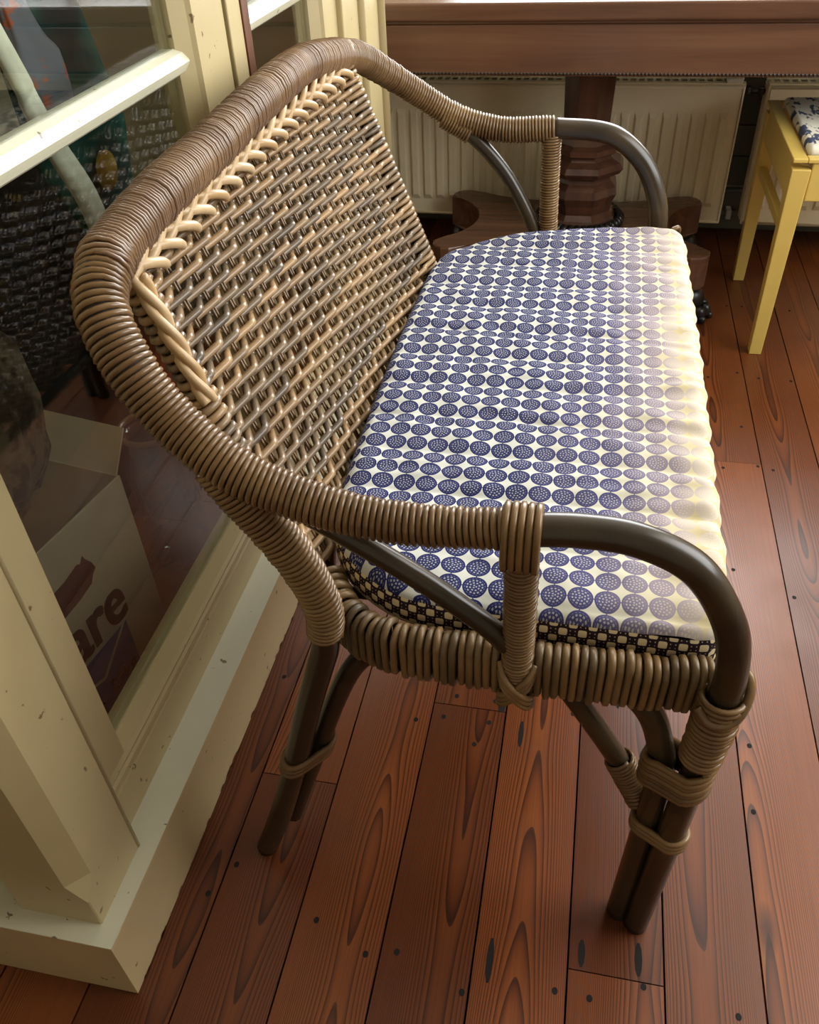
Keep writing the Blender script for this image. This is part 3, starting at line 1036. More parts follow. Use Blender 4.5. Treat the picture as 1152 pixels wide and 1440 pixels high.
# --- rear posts, wrapped, running down into the rear legs
rpost = [(-0.312, 0.562, 0.700), (-0.285, 0.561, 0.657), (-0.258, 0.560, 0.612), (-0.236, 0.560, 0.562), (-0.227, 0.560, 0.520), (-0.230, 0.560, 0.486)]
rleg = [(-0.227, 0.560, 0.520), (-0.231, 0.560, 0.470), (-0.245, 0.560, 0.420), (-0.268, 0.560, 0.340), (-0.300, 0.560, 0.22), (-0.335, 0.560, 0.10), (-0.370, 0.560, 0.0)]
for side in (0, 1):
    f = (lambda p: p) if side == 0 else far
    if side == 0:
        wrapping('post_wrapping', catmull(rpost, 10), [0.021, 0.0205, 0.0195, 0.0185, 0.0185, 0.0175], 0.0056, M['wrap'], bench, 16)
        tube('back_post', catmull(rpost, 8), 0.0125, M['pole'], bench, 10)
        tube('rear_leg', catmull(rleg, 8), 0.0152, M['pole'], bench, 14)
    else:
        # at the far end the post runs down inside the edge of the woven panel
        tube('rear_leg', catmull([(-0.275, 1.455, 0.47), (-0.285, 1.50, 0.40), (-0.300, 1.57, 0.28), (-0.325, 1.63, 0.14), (-0.352, 1.665, 0.0)], 8), 0.0152, M['pole'], bench, 14)
    # second pole of the rear leg, bent over under the seat
    r2 = [(-0.150, 0.585, 0.452), (-0.185, 0.585, 0.440), (-0.213, 0.585, 0.405), (-0.243, 0.586, 0.330), (-0.278, 0.588, 0.22), (-0.315, 0.595, 0.105), (-0.338, 0.600, 0.032)]
    tube('rear_leg_stay', catmull(f(r2), 8), 0.0125, M['pole'], bench, 12)
    for k in range(3):
        z = 0.232 + k * 0.0085
        t_ = (0.34 - z) / 0.12
        cx_, cy_ = -0.268 - 0.032 * t_, 0.560
        dx_, dy_ = -0.243 - 0.035 * t_, 0.587
        ring = []
        for a in range(20):
            an = 2 * math.pi * a / 20
            ctr = V((cx_, cy_, z)) if math.cos(an) * -0.7 + math.sin(an) * -0.75 > 0 else V((dx_, dy_, z))
            ring.append(ctr + V((math.cos(an) * 0.0175, math.sin(an) * 0.0175, 0.006 * math.sin(an + 1))))
        tube('leg_tie', far(ring) if side else ring, 0.0042, M['wrap'], bench, 6, True)
    # front leg inner pole, bent over into the seat
    fx = 0.0 if side == 0 else -0.02
    f2 = [(0.030, 0.585, 0.456), (0.075, 0.578, 0.448), (0.110, 0.572, 0.418), (0.129, 0.568, 0.370), (0.138, 0.566, 0.310), (0.134, 0.561, 0.16), (0.128, 0.556, 0.0)]
    g = (lambda p: p) if side == 0 else (lambda p: far(p, -0.02))
    tube('front_leg_stay', catmull(g(f2), 8), 0.0148, M['pole'], bench, 12)
    # heavy bindings
    wrapping('leg_binding', catmull(g([(0.172, 0.55, 0.482), (0.170, 0.549, 0.43), (0.167, 0.548, 0.375)]), 8), [0.0205, 0.0200, 0.0195], 0.0066, M['wrap'], bench, 18)

    def oval(z, tilt, r_=0.0205):
        ring_ = []
        A_, B2 = V((0.163, 0.548, z)), V((0.137, 0.564, z))
        ax_ = (A_ - B2).normalized()
        sd = V((-ax_.y, ax_.x, 0))
        for a in range(28):
            an = 2 * math.pi * a / 28
            c_ = A_ if math.cos(an) > 0 else B2
            q_ = c_ + (ax_ * math.cos(an) + sd * math.sin(an)) * r_
            q_.z += tilt * math.cos(an)
            ring_.append(q_)
        return ring_
    for k in range(7):
        tube('leg_tie', g([tuple(p) for p in oval(0.318 + k * 0.0068, 0.012, 0.0205 + 0.001 * (k % 2))]), 0.0040, M['wrap'], bench, 6, True)
    for k in range(3):
        tube('leg_tie', g([tuple(p) for p in oval(0.214 + k * 0.0075, 0.004, 0.0172)]), 0.0040, M['wrap'], bench, 6, True)
    tube('leg_tie', g([tuple(p) for p in catmull([(0.148, 0.537, 0.474), (0.162, 0.528, 0.462), (0.183, 0.532, 0.466), (0.194, 0.547, 0.486), (0.192, 0.561, 0.502), (0.18, 0.568, 0.500)], 6)]), 0.005, M['wrap'], bench, 6)
    # diagonal stay from the front leg up under the seat
    st_ = [(0.112, 0.590, 0.262), (0.075, 0.594, 0.325), (0.030, 0.598, 0.398), (-0.004, 0.602, 0.455)]
    tube('diagonal_stay', catmull(g(st_), 8), 0.0128, M['pole'], bench, 12)
    wrapping('stay_binding', catmull(g([(0.126, 0.576, 0.232), (0.112, 0.588, 0.262), (0.094, 0.592, 0.295)]), 6), [0.012, 0.0165, 0.0155], 0.0052, M['wrap'], bench, 14)

# --- seat frame poles
zs = 0.462
seat_out = [(0.168, 0.572), (0.10, 0.566), (-0.02, 0.564), (-0.12, 0.566), (-0.170, 0.572), (-0.212, 0.594), (-0.245, 0.64), (-0.268, 0.70), (-0.28, 0.80)]
path_near = [(p[0], p[1], zs) for p in seat_out]
back_line = [(-0.284, 0.95, zs), (-0.285, YM, zs), (-0.284, 1.28, zs)]
far_out = [(-0.272, 1.40), (-0.245, 1.452), (-0.205, 1.492), (-0.140, 1.545), (-0.080, 1.582), (0.0, 1.592), (0.09, 1.600), (0.145, 1.604)]
path_far = [(p[0], p[1], zs) for p in far_out]
U = catmull(path_near + back_line + path_far, 10)
tube('seat_rim', U, 0.0095, M['pole'], bench, 8)
tube('seat_rim', catmull([(0.168, 0.575, zs), (0.168, YM, zs), (0.160, 1.616, zs)], 12), 0.0095, M['pole'], bench, 8)
# cane loops over the rim: one mesh, many parts
hh, tt = 0.028, 0.0135
loop = []
for k in range(22):
    a = 2 * math.pi * k / 22
    cz = hh if math.sin(a) > 0 else -hh
    loop.append(V((0, math.cos(a) * tt, cz * 0.62 + math.sin(a) * tt)))
lv, lf = tube_data(loop, 0.0043, 6, True)
loop_me = mesh(lv, lf)
loop_me.materials.append(M['seat_cane'])


def loops(path, pitch, z):
    pts, fr, L = resample(path, pitch)
    T, N, B = frames(pts)
    for i, p in enumerate(pts):
        o = link('seat_loop', loop_me, None, bench)
        ang = math.atan2(T[i].y, T[i].x)
        o.location = (p.x, p.y, z + random.uniform(-0.002, 0.002))
        o.rotation_euler = (random.uniform(-.03, .03), random.uniform(-.03, .03), ang + random.uniform(-.05, .05))
        s_ = random.uniform(0.95, 1.06)
        o.scale = (random.uniform(0.92, 1.08), s_, random.uniform(0.95, 1.08))


seat_near = catmull([(p[0], p[1], 0) for p in seat_out[:7]], 10)
loops(seat_near, 0.0086, 0.468)
loops([V((p[0], p[1], 0)) for p in far_out], 0.0092, 0.445)
loops([V((0.166, 0.59, 0)), V((0.166, YM, 0)), V((0.160, 1.60, 0))], 0.0105, 0.445)
# slats of the seat deck under the cushion
for i in range(10):
    y = 0.64 + i * 0.103
    tube('seat_slat', [(-0.268 if y < 1.45 else -0.15, y, 0.470), (-0.05, y, 0.468), (0.160, y, 0.470)], 0.007, M['pole'], bench, 6)

# --- woven back panel
ZB, ZT = 0.470, 0.825


def bx_x(z):
    return -0.272 - (z - 0.5) * 0.46


PN = V((1, 0, 0.46)).normalized()


def edges(z):
    u = (z - 0.5) / 0.32
    return 0.628 + 0.054 * u, 1.418 + 0.058 * u


def pan(fr_, z, off):
    e0, e1 = edges(z)
    y = (e0 + e1) / 2 + fr_ * (e1 - e0) / 2
    x = bx_x(z) - 0.012 * (1 - fr_ * fr_)
    return V((x, y, z)) + PN * off


NS = 18
sf = [-0.945 + 1.845 * j / (NS - 1) for j in range(NS)]
for j in range(NS):
    for e in (-1, 1):
        df = e * 0.0072
        pts = [pan(sf[j] + df, ZB + (ZT + 0.012 - ZB) * k / 6, 0) for k in range(7)]
        tube('stake', pts, 0.0018, M['wrap'], bench, 5)
for e in (-1, 1):
    tube('panel_edge_pole', [pan(e * 1.0, ZB + (ZT + 0.02 - ZB) * k / 8, 0) for k in range(9)], 0.0085, M['pole'], bench, 8)
NR = 39
for i in range(NR):
    z = ZB + 0.004 + (ZT - ZB - 0.008) * i / (NR - 1)
    pts = []
    amp = 0.0072
    edge_r = 0.0125
    # wrap at the near edge, weave across, wrap at the far edge
    jz = random.uniform(-0.0008, 0.0008)
    pts += [pan(-0.95, z, -edge_r), pan(-1.0, z, -edge_r), pan(-1.0 - 0.030, z, -0.004), pan(-1.0 - 0.030, z, 0.005), pan(-1.0, z, edge_r), pan(-0.975, z, edge_r * 0.9)]
    for j in range(NS):
        sgn = 1 if (i + j) % 2 == 0 else -1
        w_ = 0.019
        pts += [pan(sf[j] - w_, z + jz, sgn * amp), pan(sf[j], z + jz, sgn * amp * 1.35), pan(sf[j] + w_, z + jz, sgn * amp)]
    pts += [pan(0.965, z, edge_r * 1.1), pan(1.0, z, edge_r * 1.3), pan(1.0 + 0.040, z, 0.006), pan(1.0 + 0.040, z, -0.005), pan(1.0, z, -edge_r), pan(0.95, z, -edge_r)]
    tube('weaver', catmull(pts, 3), 0.0045 + random.uniform(-.0003, .0004), M['weave'], bench, 6)
# plaited border along the top of the panel
NBR = 17
for i in range(NBR):
    f0 = -1.0 + 1.96 * i / NBR
    z0 = ZT - 0.002
    p = 0.135

    def up(a, u, off):
        return pan(f0 + a, z0 + u, off)
    tube('braid_strand', catmull([up(-0.05, -0.006, 0.003), up(-0.01, 0.000, 0.013), up(0.04, 0.010, 0.019), up(0.09, 0.020, 0.0185), up(0.112, 0.0255, 0.014)], 6), [0.004] + [0.0054] * 22 + [0.0048, 0.003], M['braid'], bench, 8)
    tube('braid_strand', catmull([up(-0.06, 0.012, 0.004), up(-0.015, 0.004, 0.012), up(0.03, -0.002, 0.0185), up(0.085, -0.010, 0.0185), up(0.118, -0.016, 0.013)], 6), [0.004] + [0.0054] * 22 + [0.0048, 0.003], M['braid'], bench, 8)
# the rope that closes the near edge of the panel
for k in range(3):
    pts = []
    for s_ in range(40):
        t = s_ / 39
        z = ZT - 0.005 - t * 0.12
        a = t * 9 + k * 2.094
        pts.append(pan(-1.02, z, 0.012) + V((math.cos(a) * 0.005, math.sin(a) * 0.006, 0)))
    tube('edge_rope_strand', pts, 0.0052, M['braid'], bench, 6)
# bindings belong to the pole they are wound on
poles = [c for c in bench.children if c.name.split('.')[0] in ('arm_pole', 'back_rail', 'arm_post', 'brace', 'back_post', 'rear_leg', 'front_leg_stay', 'diagonal_stay', 'seat_rim')]
samples = [(o, [o.data.vertices[i].co.copy() for i in range(0, len(o.data.vertices), 5)]) for o in poles]
prefer = {'rail_wrapping': ('back_rail',), 'arm_wrapping': ('back_rail',), 'post_wrapping': ('arm_post', 'back_post'), 'brace_wrapping': ('brace',), 'stay_binding': ('diagonal_stay',), 'leg_binding': ('arm_pole',), 'leg_tie': ('arm_pole', 'rear_leg'), 'seat_loop': ('seat_rim',), 'cross_binding': ('arm_post',), 'saddle_strand': ('arm_post',)}
for c in list(bench.children):
    want = prefer.get(c.name.split('.')[0])
    if not want:
        continue
    if c.location.length > 0:
        ctr = c.location.copy()
    else:
        vs_ = c.data.vertices
        ctr = sum((v.co for v in vs_), V((0, 0, 0))) / len(vs_)
    best = min(((min((p - ctr).length_squared for p in pts_), o) for o, pts_ in samples if o.name.split('.')[0] in want), key=lambda a: a[0])
    c.parent = best[1]
adopt(bench)
thing(bench, 'brown wicker two-seat bench with wrapped rattan arms and woven back', 'bench')

# ------------------------------------------------------------------ seat cushion
import numpy as np
co_near = [(0.180, 0.66), (0.172, 0.606), (0.150, 0.590), (0.09, 0.589), (0.0, 0.591), (-0.10, 0.593), (-0.158, 0.602), (-0.205, 0.630), (-0.238, 0.668), (-0.258, 0.72), (-0.266, 0.80)]
co_back = [(-0.270, 0.95), (-0.273, 1.12), (-0.271, 1.30), (-0.267, 1.40)]
co_far = [(-0.252, 1.455), (-0.215, 1.502), (-0.150, 1.552), (-0.085, 1.587), (0.0, 1.603), (0.09, 1.614), (0.148, 1.618), (0.170, 1.603), (0.178, 1.56)]
co_front = [(0.180, 1.40), (0.182, 1.15), (0.181, 0.90)]
ctrl = co_near + co_back + co_far + co_front
cp = [V((a, b_, 0)) for a, b_ in ctrl]
# closed catmull
outl = []
n = len(cp)
for i in range(n):
    p0, p1, p2, p3 = cp[(i - 1) % n], cp[i], cp[(i + 1) % n], cp[(i + 2) % n]
    for k in range(12):
        t = k / 12
        outl.append(0.5 * ((2 * p1) + (p2 - p0) * t + (2 * p0 - 5 * p1 + 4 * p2 - p3) * t * t + (3 * p1 - p0 - 3 * p2 + p3) * t ** 3))
OUT, _, PL = resample(outl + [outl[0]], 0.004)
OUT = OUT[:-1]
for p in OUT:
    if p.x > 0.165 and 0.64 < p.y < 1.57:
        p.x += 0.004 * (abs(math.sin(math.pi * (p.y - 0.683) / 0.08115)) ** 0.6 - 0.6) + 0.0010 * math.sin(p.y * 140)
oa = np.array([(p.x, p.y) for p in OUT])
oc = np.roll(oa, -1, axis=0)
CZ0, CZ1 = 0.479, 0.5245
CH, CS = 0.08115, 0.683


def ztop(xy):
    x, y = xy[:, 0], xy[:, 1]
    ab = oc - oa
    t = ((xy[:, None, :] - oa[None]) * ab[None]).sum(2) / (ab * ab).sum(1)[None]
    t = np.clip(t, 0, 1)
    d = np.sqrt((((oa[None] + t[..., None] * ab[None]) - xy[:, None, :]) ** 2).sum(2)).min(1)
    e = np.clip(d / 0.022, 0, 1)
    edge = np.sqrt(np.clip(1 - (1 - e) ** 2, 0, 1))
    ph = (y - CS) / CH
    puff = np.abs(np.sin(np.pi * ph)) ** 0.55
    inside = (y > 0.60) & (y < 1.62)
    wr = 0.0012 * np.sin(40 * x + 9 * np.sin(ph * 2.1)) * np.sin(ph * 2.7 + x * 14) + 0.0008 * np.sin(95 * x + 30 * y)
    frontw = np.clip((x - 0.08) / 0.1, 0, 1) * 0.0016 * np.sin(150 * y + 20 * x)
    return CZ1 - 0.013 + 0.013 * edge + (0.0052 * puff - 0.002 + wr + frontw) * np.clip(d / 0.012, 0, 1)


# rows across the seat: at every y the span between the outline's two crossings
ys = np.linspace(oa[:, 1].min() + 0.0006, oa[:, 1].max() - 0.0006, 300)
NXC = 84
grid = np.zeros((len(ys), NXC, 2))
for i, y in enumerate(ys):
    c = []
    for a, b_ in zip(oa, oc):
        if (a[1] - y) * (b_[1] - y) <= 0 and a[1] != b_[1]:
            c.append(a[0] + (b_[0] - a[0]) * (y - a[1]) / (b_[1] - a[1]))
    grid[i, :, 0] = np.linspace(min(c), max(c), NXC)
    grid[i, :, 1] = y
flat = grid.reshape(-1, 2)
zz = np.concatenate([ztop(flat[k:k + 2000]) for k in range(0, len(flat), 2000)])
verts = [(float(p[0]), float(p[1]), float(z)) for p, z in zip(flat, zz)]
faces = []
for i in range(len(ys) - 1):
    for j in range(NXC - 1):
        a = i * NXC + j
        faces.append((a, a + 1, a + NXC + 1, a + NXC))
cush = base_empty('seat_cushion', (-0.05, YM, 0.47))
link('top_cover', mesh(verts, faces), M['fabric'], cush)
# boxed side with the checked cotton
NO = len(OUT)
lev = [(0.0, CZ1 - 0.0125), (0.003, CZ1 - 0.020), (0.0035, CZ0 + 0.006), (0.0, CZ0)]
bmv, bmf, uvs = [], [], []
arc = 0.0
arcs = [0.0]
for i in range(NO):
    arc += (OUT[(i + 1) % NO] - OUT[i]).length
    arcs.append(arc)
for i in range(NO):
    tn = (OUT[(i + 1) % NO] - OUT[i - 1]).normalized()
    nr = V((-tn.y, tn.x, 0))
    if (nr.dot(OUT[i] - V((-0.05, YM, 0)))) < 0:
        nr = -nr
    for (o_, z_) in lev:
        p = OUT[i] + nr * (o_ if OUT[i].x < 0.16 else 0.0)
        bmv.append((p.x, p.y, z_))
for i in range(NO):
    j = (i + 1) % NO
    for k in range(3):
        bmf.append((i * 4 + k, j * 4 + k, j * 4 + k + 1, i * 4 + k + 1))
        zs_ = [lev[k][1], lev[k + 1][1]]
        uvs += [(arcs[i], zs_[0]), (arcs[i + 1], zs_[0]), (arcs[i + 1], zs_[1]), (arcs[i], zs_[1])]
bme = mesh(bmv, bmf)
ul = bme.uv_layers.new(name='UVMap')
for i, uvv in enumerate(uvs):
    ul.data[i].uv = (uvv[0], uvv[1] - CZ0 + 0.0005)
link('side_border', bme, M['check'], cush)
tube('piping', [p + V((0, 0, CZ0 + 0.0)) for p in OUT[::2]], 0.0022, M['piping'], cush, 6, True)
link('underside', mesh([(p.x, p.y, CZ0) for p in OUT], [tuple(range(NO))], False), M['piping'], cush)
adopt(cush)
thing(cush, 'quilted cream cushion printed with navy dotted discs on the wicker bench', 'cushion')

# ------------------------------------------------------------------ things stored behind the glass
M['card'] = plain('pale_cardboard', rgb(204, 196, 176), 0.8, 0.2, 0.06, 6)
M['card_in'] = plain('cardboard_inside', rgb(150, 128, 98), 0.85, 0.2, 0.1, 8)
M['ink'] = plain('dark_print', rgb(34, 32, 40), 0.7, 0.2, 0.05)
M['blue'] = plain('blue_print', rgb(44, 84, 150), 0.7, 0.2, 0.08)
M['red'] = plain('brown_red_print', rgb(92, 44, 34), 0.7, 0.2, 0.1)

bxr = base_empty('cardboard_box', (0, 0, 0))
bxr.location = (-0.66, 0.90, 0.0)
bxr.rotation_euler.z = math.radians(-10)    # local +Y runs along the printed face to the right, local -X goes into the closet
BL, BD, BH = 0.42, 0.30, 0.39


def part_box(name, x0, x1, y0, y1, z0, z1, mat, b=0.001):
    return link(name, bm_mesh(box_bm(x0, x1, y0, y1, z0, z1, b, 1)), mat, bxr)


part_box('front_side', -0.004, 0.0, -BL, 0, 0.001, BH, M['card'])
part_box('rear_side', -BD, -BD + 0.004, -BL, 0, 0.001, BH, M['card'])
part_box('end_side', -BD + 0.0045, -0.0045, -0.004, 0, 0.001, BH, M['card'])
part_box('end_side', -BD + 0.0045, -0.0045, -BL, -BL + 0.004, 0.001, BH, M['card'])
part_box('bottom', -BD + 0.0045, -0.0045, -BL + 0.0045, -0.0045, 0.001, 0.005, M['card_in'])


def quad_flap(name, a, b_, c, d, mat):
    A = [V(a), V(b_), V(c), V(d)]
    nn = (A[1] - A[0]).cross(A[3] - A[0]).normalized() * 0.003
    vs = A + [p + nn for p in A]
    fs = [(0, 1, 2, 3), (7, 6, 5, 4), (0, 4, 5, 1), (1, 5, 6, 2), (2, 6, 7, 3), (3, 7, 4, 0)]
    return link(name, mesh(vs, fs, False), mat, bxr)


quad_flap('flap', (-0.006, -0.002, BH), (-BD + 0.006, -0.002, BH), (-BD + 0.01, 0.05, BH + 0.055), (-0.01, 0.045, BH + 0.055), M['card'])
quad_flap('flap', (-BD, -BL + 0.002, BH), (-BD, -0.002, BH), (-BD - 0.06, -0.02, BH + 0.09), (-BD - 0.06, -BL + 0.02, BH + 0.09), M['card'])


def text(body, size, y, z, mat, rot=0.0, bold=0.0, name='lettering', sx=1.0):
    cu = bpy.data.curves.new('t', 'FONT')
    cu.body = body
    cu.size = size
    cu.offset = bold
    cu.extrude = 0.0003
    tmp = bpy.data.objects.new('t', cu)
    COL.objects.link(tmp)
    dg = bpy.context.evaluated_depsgraph_get()
    me = bpy.data.meshes.new_from_object(tmp.evaluated_get(dg))
    bpy.data.objects.remove(tmp)
    # local text x -> +Y of the box, text y -> +Z, text z -> +X
    mt = Matrix(((0, 0, 1, 0.0009), (1, 0, 0, y), (0, 1, 0, z), (0, 0, 0, 1))) @ Matrix.Rotation(rot, 4, 'Z') @ Matrix.Diagonal((sx, 1, 1, 1))
    me.transform(mt)
    me.materials.clear()
    me.materials.append(mat)
    return link(name, me, None, bxr)


def decal(name, pts, mat, x=0.0004):
    return link(name, mesh([(x, a, b_) for a, b_ in pts], [tuple(range(len(pts)))], False), mat, bxr)


def fit_text(body, y0, y1, z0, zx, mat, bold=0.0):
    """lettering fitted to a span y0..y1 with its x-height from z0 to zx"""
    o = text(body, 0.1, 0, 0, mat, 0, 0.0)
    me = o.data
    if bold:
        # heavier strokes: the same letters struck four times, slightly apart
        bmt = bmesh.new()
        for k, (sy_, sz_) in enumerate(((0, 0), (bold, 0), (bold * 2, 0), (bold, bold), (0, bold), (bold * 2, bold))):
            n0 = len(bmt.verts)
            bmt.from_mesh(me)
            bmt.verts.ensure_lookup_table()
            for v in bmt.verts[n0:]:
                v.co += V((k * 0.00004, sy_, sz_))
        bmt.to_mesh(me)
        bmt.free()
    ys_ = [v.co.y for v in me.vertices]
    zs2 = [v.co.z for v in me.vertices]
    a0, a1, b0, b1 = min(ys_), max(ys_), min(zs2), max(zs2)
    for v in me.vertices:
        v.co.y = y0 + (v.co.y - a0) / (a1 - a0) * (y1 - y0)
        v.co.z = z0 + (v.co.z - b0) / (b1 - b0) * (zx - z0)
    return o


decal('blue_print', [(-0.330, 0.150), (-0.330, 0.022), (-0.086, 0.022), (-0.086, 0.156)], M['blue'], 0.0002)
decal('pale_line', [(-0.092, 0.160), (-0.087, 0.157), (-0.163, 0.096), (-0.165, 0.103)], M['card'], 0.0004)
decal('pale_line', [(-0.163, 0.096), (-0.165, 0.103), (-0.215, 0.117), (-0.215, 0.110)], M['card'], 0.0004)
fit_text('are', -0.205, -0.073, 0.164, 0.228, M['ink'], 0.0028)
fit_text('x. 25kg', -0.200, -0.094, 0.048, 0.085, M['ink'], 0.0015)
decal('brown_print', [(-0.33, 0.262), (-0.196, 0.262), (-0.150, 0.266), (-0.121, 0.273), (-0.113, 0.284), (-0.104, 0.291), (-0.108, 0.305), (-0.116, 0.318), (-0.120, 0.328), (-0.128, 0.319), (-0.135, 0.323), (-0.165, 0.316), (-0.33, 0.308)], M['red'])
thing(bxr, 'pale open cardboard box with dark lettering and blue print behind the glass', 'box')


def cloth_mat(name, c, c2=None, sc=8, rough=0.9, lo=0.45, hi=0.58):
    t = NT(name, rough, 0.15)
    f = t.noise(t.pos(), sc, 4, 0.6)
    t.col(t.ramp(f, [(lo, c), (hi, c2 or tuple(v * 0.6 for v in c[:3]) + (1,))]))
    t.bump(t.noise(t.pos(), 200, 2), 0.15, 0.001)
    return t.m


def lump(name, path, radii, mat, label, cat, folds=5, depth=0.12, flat=0.6, n=28, seed=0, parent=None):
    """a soft hanging or slumped body: folded cross-sections along a path, flattened along the X axis"""
    pts = catmull(path, 8)
    rr = lerp_list(radii, len(pts))
    vs, fs = [], []
    rn = random.Random(seed)
    ph = [rn.uniform(0, 6.28) for _ in range(4)]
    for i, p in enumerate(pts):
        t = i / (len(pts) - 1)
        for k in range(n):
            a = 2 * math.pi * k / n
            r_ = rr[i] * (1 + depth * math.sin(folds * a + ph[0] + 2.5 * t) + depth * 0.5 * math.sin((folds * 2 + 1) * a + ph[1] + 5 * t) + 0.06 * math.sin(9 * t + ph[2] + a))
            vs.append((p.x + math.cos(a) * r_ * flat, p.y + math.sin(a) * r_, p.z + 0.012 * math.sin(3 * a + ph[3])))
    for i in range(len(pts) - 1):
        for k in range(n):
            fs.append((i * n + k, i * n + (k + 1) % n, (i + 1) * n + (k + 1) % n, (i + 1) * n + k))
    fs.append(tuple(reversed(range(n))))
    fs.append(tuple((len(pts) - 1) * n + k for k in range(n)))
    o = link(name, mesh(vs, fs), mat, parent)
    if label:
        thing(o, label, cat)
    return o


# coat rail that the hanging things hang from
rl = base_empty('coat_rail', (-0.92, 1.2, 1.72))
tube('rail_tube', [(-0.92, 0.44, 1.72), (-0.92, 2.055, 1.72)], 0.012, M['valve'], rl, 10)
adopt(rl)
thing(rl, 'metal coat rail high up inside the glazed closet', 'rail')

teal = cloth_mat('teal_cloth', rgb(24, 84, 78), rgb(14, 52, 54))
tl = base_empty('hanging_bag', (-0.74, 1.15, 0.6))
lump('bag_body', [(-0.74, 1.06, 1.50), (-0.74, 1.09, 1.20), (-0.74, 1.14, 0.95), (-0.74, 1.18, 0.80), (-0.74, 1.20, 0.64)], [0.03, 0.075, 0.11, 0.12, 0.06], teal, None, None, 4, 0.08, 0.3, parent=tl)
tube('bag_cord', [(-0.74, 1.06, 1.49), (-0.92, 1.05, 1.708)], 0.003, teal, tl, 6)
yv = mesh(*tube_data([V((-0.712, 1.165, 0.754)), V((-0.708, 1.165, 0.754)), V((-0.704, 1.165, 0.754))], [0.006, 0.030, 0.024], 18))
link('yellow_patch', yv, cloth_mat('yellow_cloth', rgb(196, 160, 60), rgb(150, 110, 40)), tl)
adopt(tl)
thing(tl, 'dark teal cloth bag with a yellow patch hanging behind the glass', 'bag')
lump('red_scarf', [(-0.94, 1.50, 1.706), (-1.0, 1.52, 1.25), (-1.0, 1.54, 0.98), (-1.0, 1.545, 0.86)], [0.02, 0.05, 0.05, 0.02], cloth_mat('red_cloth', rgb(150, 44, 44), rgb(92, 26, 30)), 'red cloth end hanging at the top left behind the glass', 'scarf', 3, 0.15, 0.5, seed=4)
lump('red_roll', [(-0.80, 1.32, 0.001), (-0.80, 1.33, 0.2), (-0.80, 1.35, 0.5), (-0.80, 1.362, 0.67)], [0.035, 0.04, 0.04, 0.02], cloth_mat('dull_red_cloth', rgb(150, 56, 50), rgb(96, 36, 34)), 'dull red cloth roll standing beside the teal bag', 'cloth', 3, 0.12, 0.5, seed=9)
lump('orange_sleeve', [(-0.90, 1.28, 1.706), (-0.84, 1.30, 1.20), (-0.82, 1.33, 0.98), (-0.82, 1.345, 0.917)], [0.02, 0.04, 0.035, 0.012], cloth_mat('rust_cloth', rgb(176, 112, 72), rgb(124, 76, 48)), 'rust brown cloth end hanging above the teal bag', 'scarf', 3, 0.1, 0.5, seed=12)
# white strap, a folded band with thickness
sp = catmull([(-0.92, 0.80, 1.73), (-0.70, 0.82, 1.35), (-0.61, 0.86, 0.985), (-0.608, 0.885, 0.92), (-0.606, 0.908, 0.865), (-0.606, 0.936, 0.805), (-0.608, 0.946, 0.755)], 8)
sv, sf2 = [], []
for i, p in enumerate(sp):
    t = i / (len(sp) - 1)
    wd = 0.010 + 0.012 * t
    for (dx_, dy_) in ((0.003, -wd), (0.006, -wd * .3), (0.003, wd * .5), (0.004, wd), (-0.003, wd), (-0.003, -wd)):
        sv.append((p.x + dx_ + 0.004 * math.sin(7 * t), p.y + dy_ * 0.85, p.z + dy_ * 0.3))
for i in range(len(sp) - 1):
    for k in range(6):
        sf2.append((i * 6 + k, i * 6 + (k + 1) % 6, (i + 1) * 6 + (k + 1) % 6, (i + 1) * 6 + k))
sf2 += [tuple(reversed(range(6))), tuple((len(sp) - 1) * 6 + k for k in range(6))]
thing(link('white_strap', mesh(sv, sf2), cloth_mat('white_cotton', rgb(220, 216, 202), rgb(196, 192, 178))), 'off white cloth strap hanging down behind the glazing bar', 'strap')
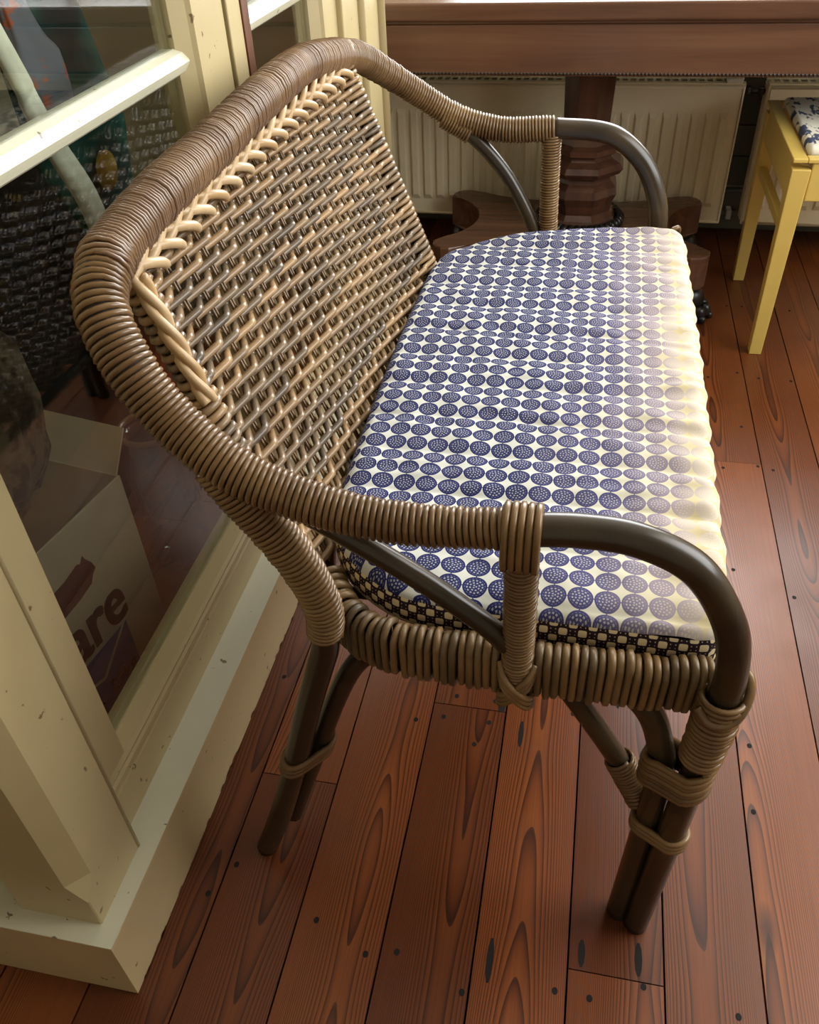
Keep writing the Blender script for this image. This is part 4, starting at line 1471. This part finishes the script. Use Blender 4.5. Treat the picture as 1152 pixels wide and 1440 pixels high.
lump('patterned_scarf', [(-0.92, 0.96, 1.73), (-0.72, 0.97, 1.35), (-0.665, 0.985, 1.0), (-0.66, 0.995, 0.93), (-0.66, 1.0, 0.875)], [0.008, 0.012, 0.022, 0.05, 0.045], cloth_mat('grey_orange_cloth', rgb(96, 100, 112), rgb(160, 84, 60), 30, lo=0.57, hi=0.62), 'grey and orange patterned cloth hanging behind the glazing bar', 'scarf', 5, 0.08, 0.4, seed=5)
lump('black_bag', [(-1.02, 1.33, 0.001), (-1.02, 1.33, 0.12), (-1.02, 1.33, 0.4), (-1.02, 1.31, 0.60), (-1.02, 1.29, 0.70)], [0.20, 0.30, 0.32, 0.28, 0.12], cloth_mat('black_cloth', rgb(26, 25, 26), rgb(16, 15, 17)), 'large black bag standing behind the cardboard box', 'bag', 5, 0.06, 0.45, seed=6)
lump('mottled_sack', [(-0.79, 0.80, 0.392), (-0.79, 0.80, 0.44), (-0.79, 0.83, 0.52), (-0.79, 0.86, 0.60), (-0.80, 0.88, 0.64)], [0.06, 0.09, 0.085, 0.06, 0.02], cloth_mat('mottled_cloth', rgb(110, 100, 82), rgb(58, 48, 40), 26), 'mottled grey brown cloth sack on top of the cardboard box', 'sack', 5, 0.14, 0.6, seed=7)
# glass storage jar with a wicker lid ring
jr = base_empty('storage_jar', (-0.74, 1.13, 0))
jp = [(0.001, 0.004), (0.055, 0.004), (0.062, 0.02), (0.062, 0.24), (0.05, 0.28), (0.048, 0.305), (0.044, 0.305), (0.044, 0.28), (0.056, 0.238), (0.056, 0.02), (0.001, 0.012)]
jv, jf = [], []
for (r_, z_) in jp:
    for k in range(24):
        a = 2 * math.pi * k / 24
        jv.append((-0.74 + r_ * math.cos(a), 1.13 + r_ * math.sin(a), z_))
for i in range(len(jp) - 1):
    for k in range(24):
        jf.append((i * 24 + k, i * 24 + (k + 1) % 24, (i + 1) * 24 + (k + 1) % 24, (i + 1) * 24 + k))
link('jar_body', mesh(jv, jf), M['glass'], jr)
tube('wicker_ring', [(-0.74 + 0.054 * math.cos(a * math.pi / 12), 1.13 + 0.054 * math.sin(a * math.pi / 12), 0.313) for a in range(24)], 0.006, M['wrap'], jr, 6, True)
adopt(jr)
thing(jr, 'clear glass jar with a wicker ring standing beyond the cardboard box', 'jar')
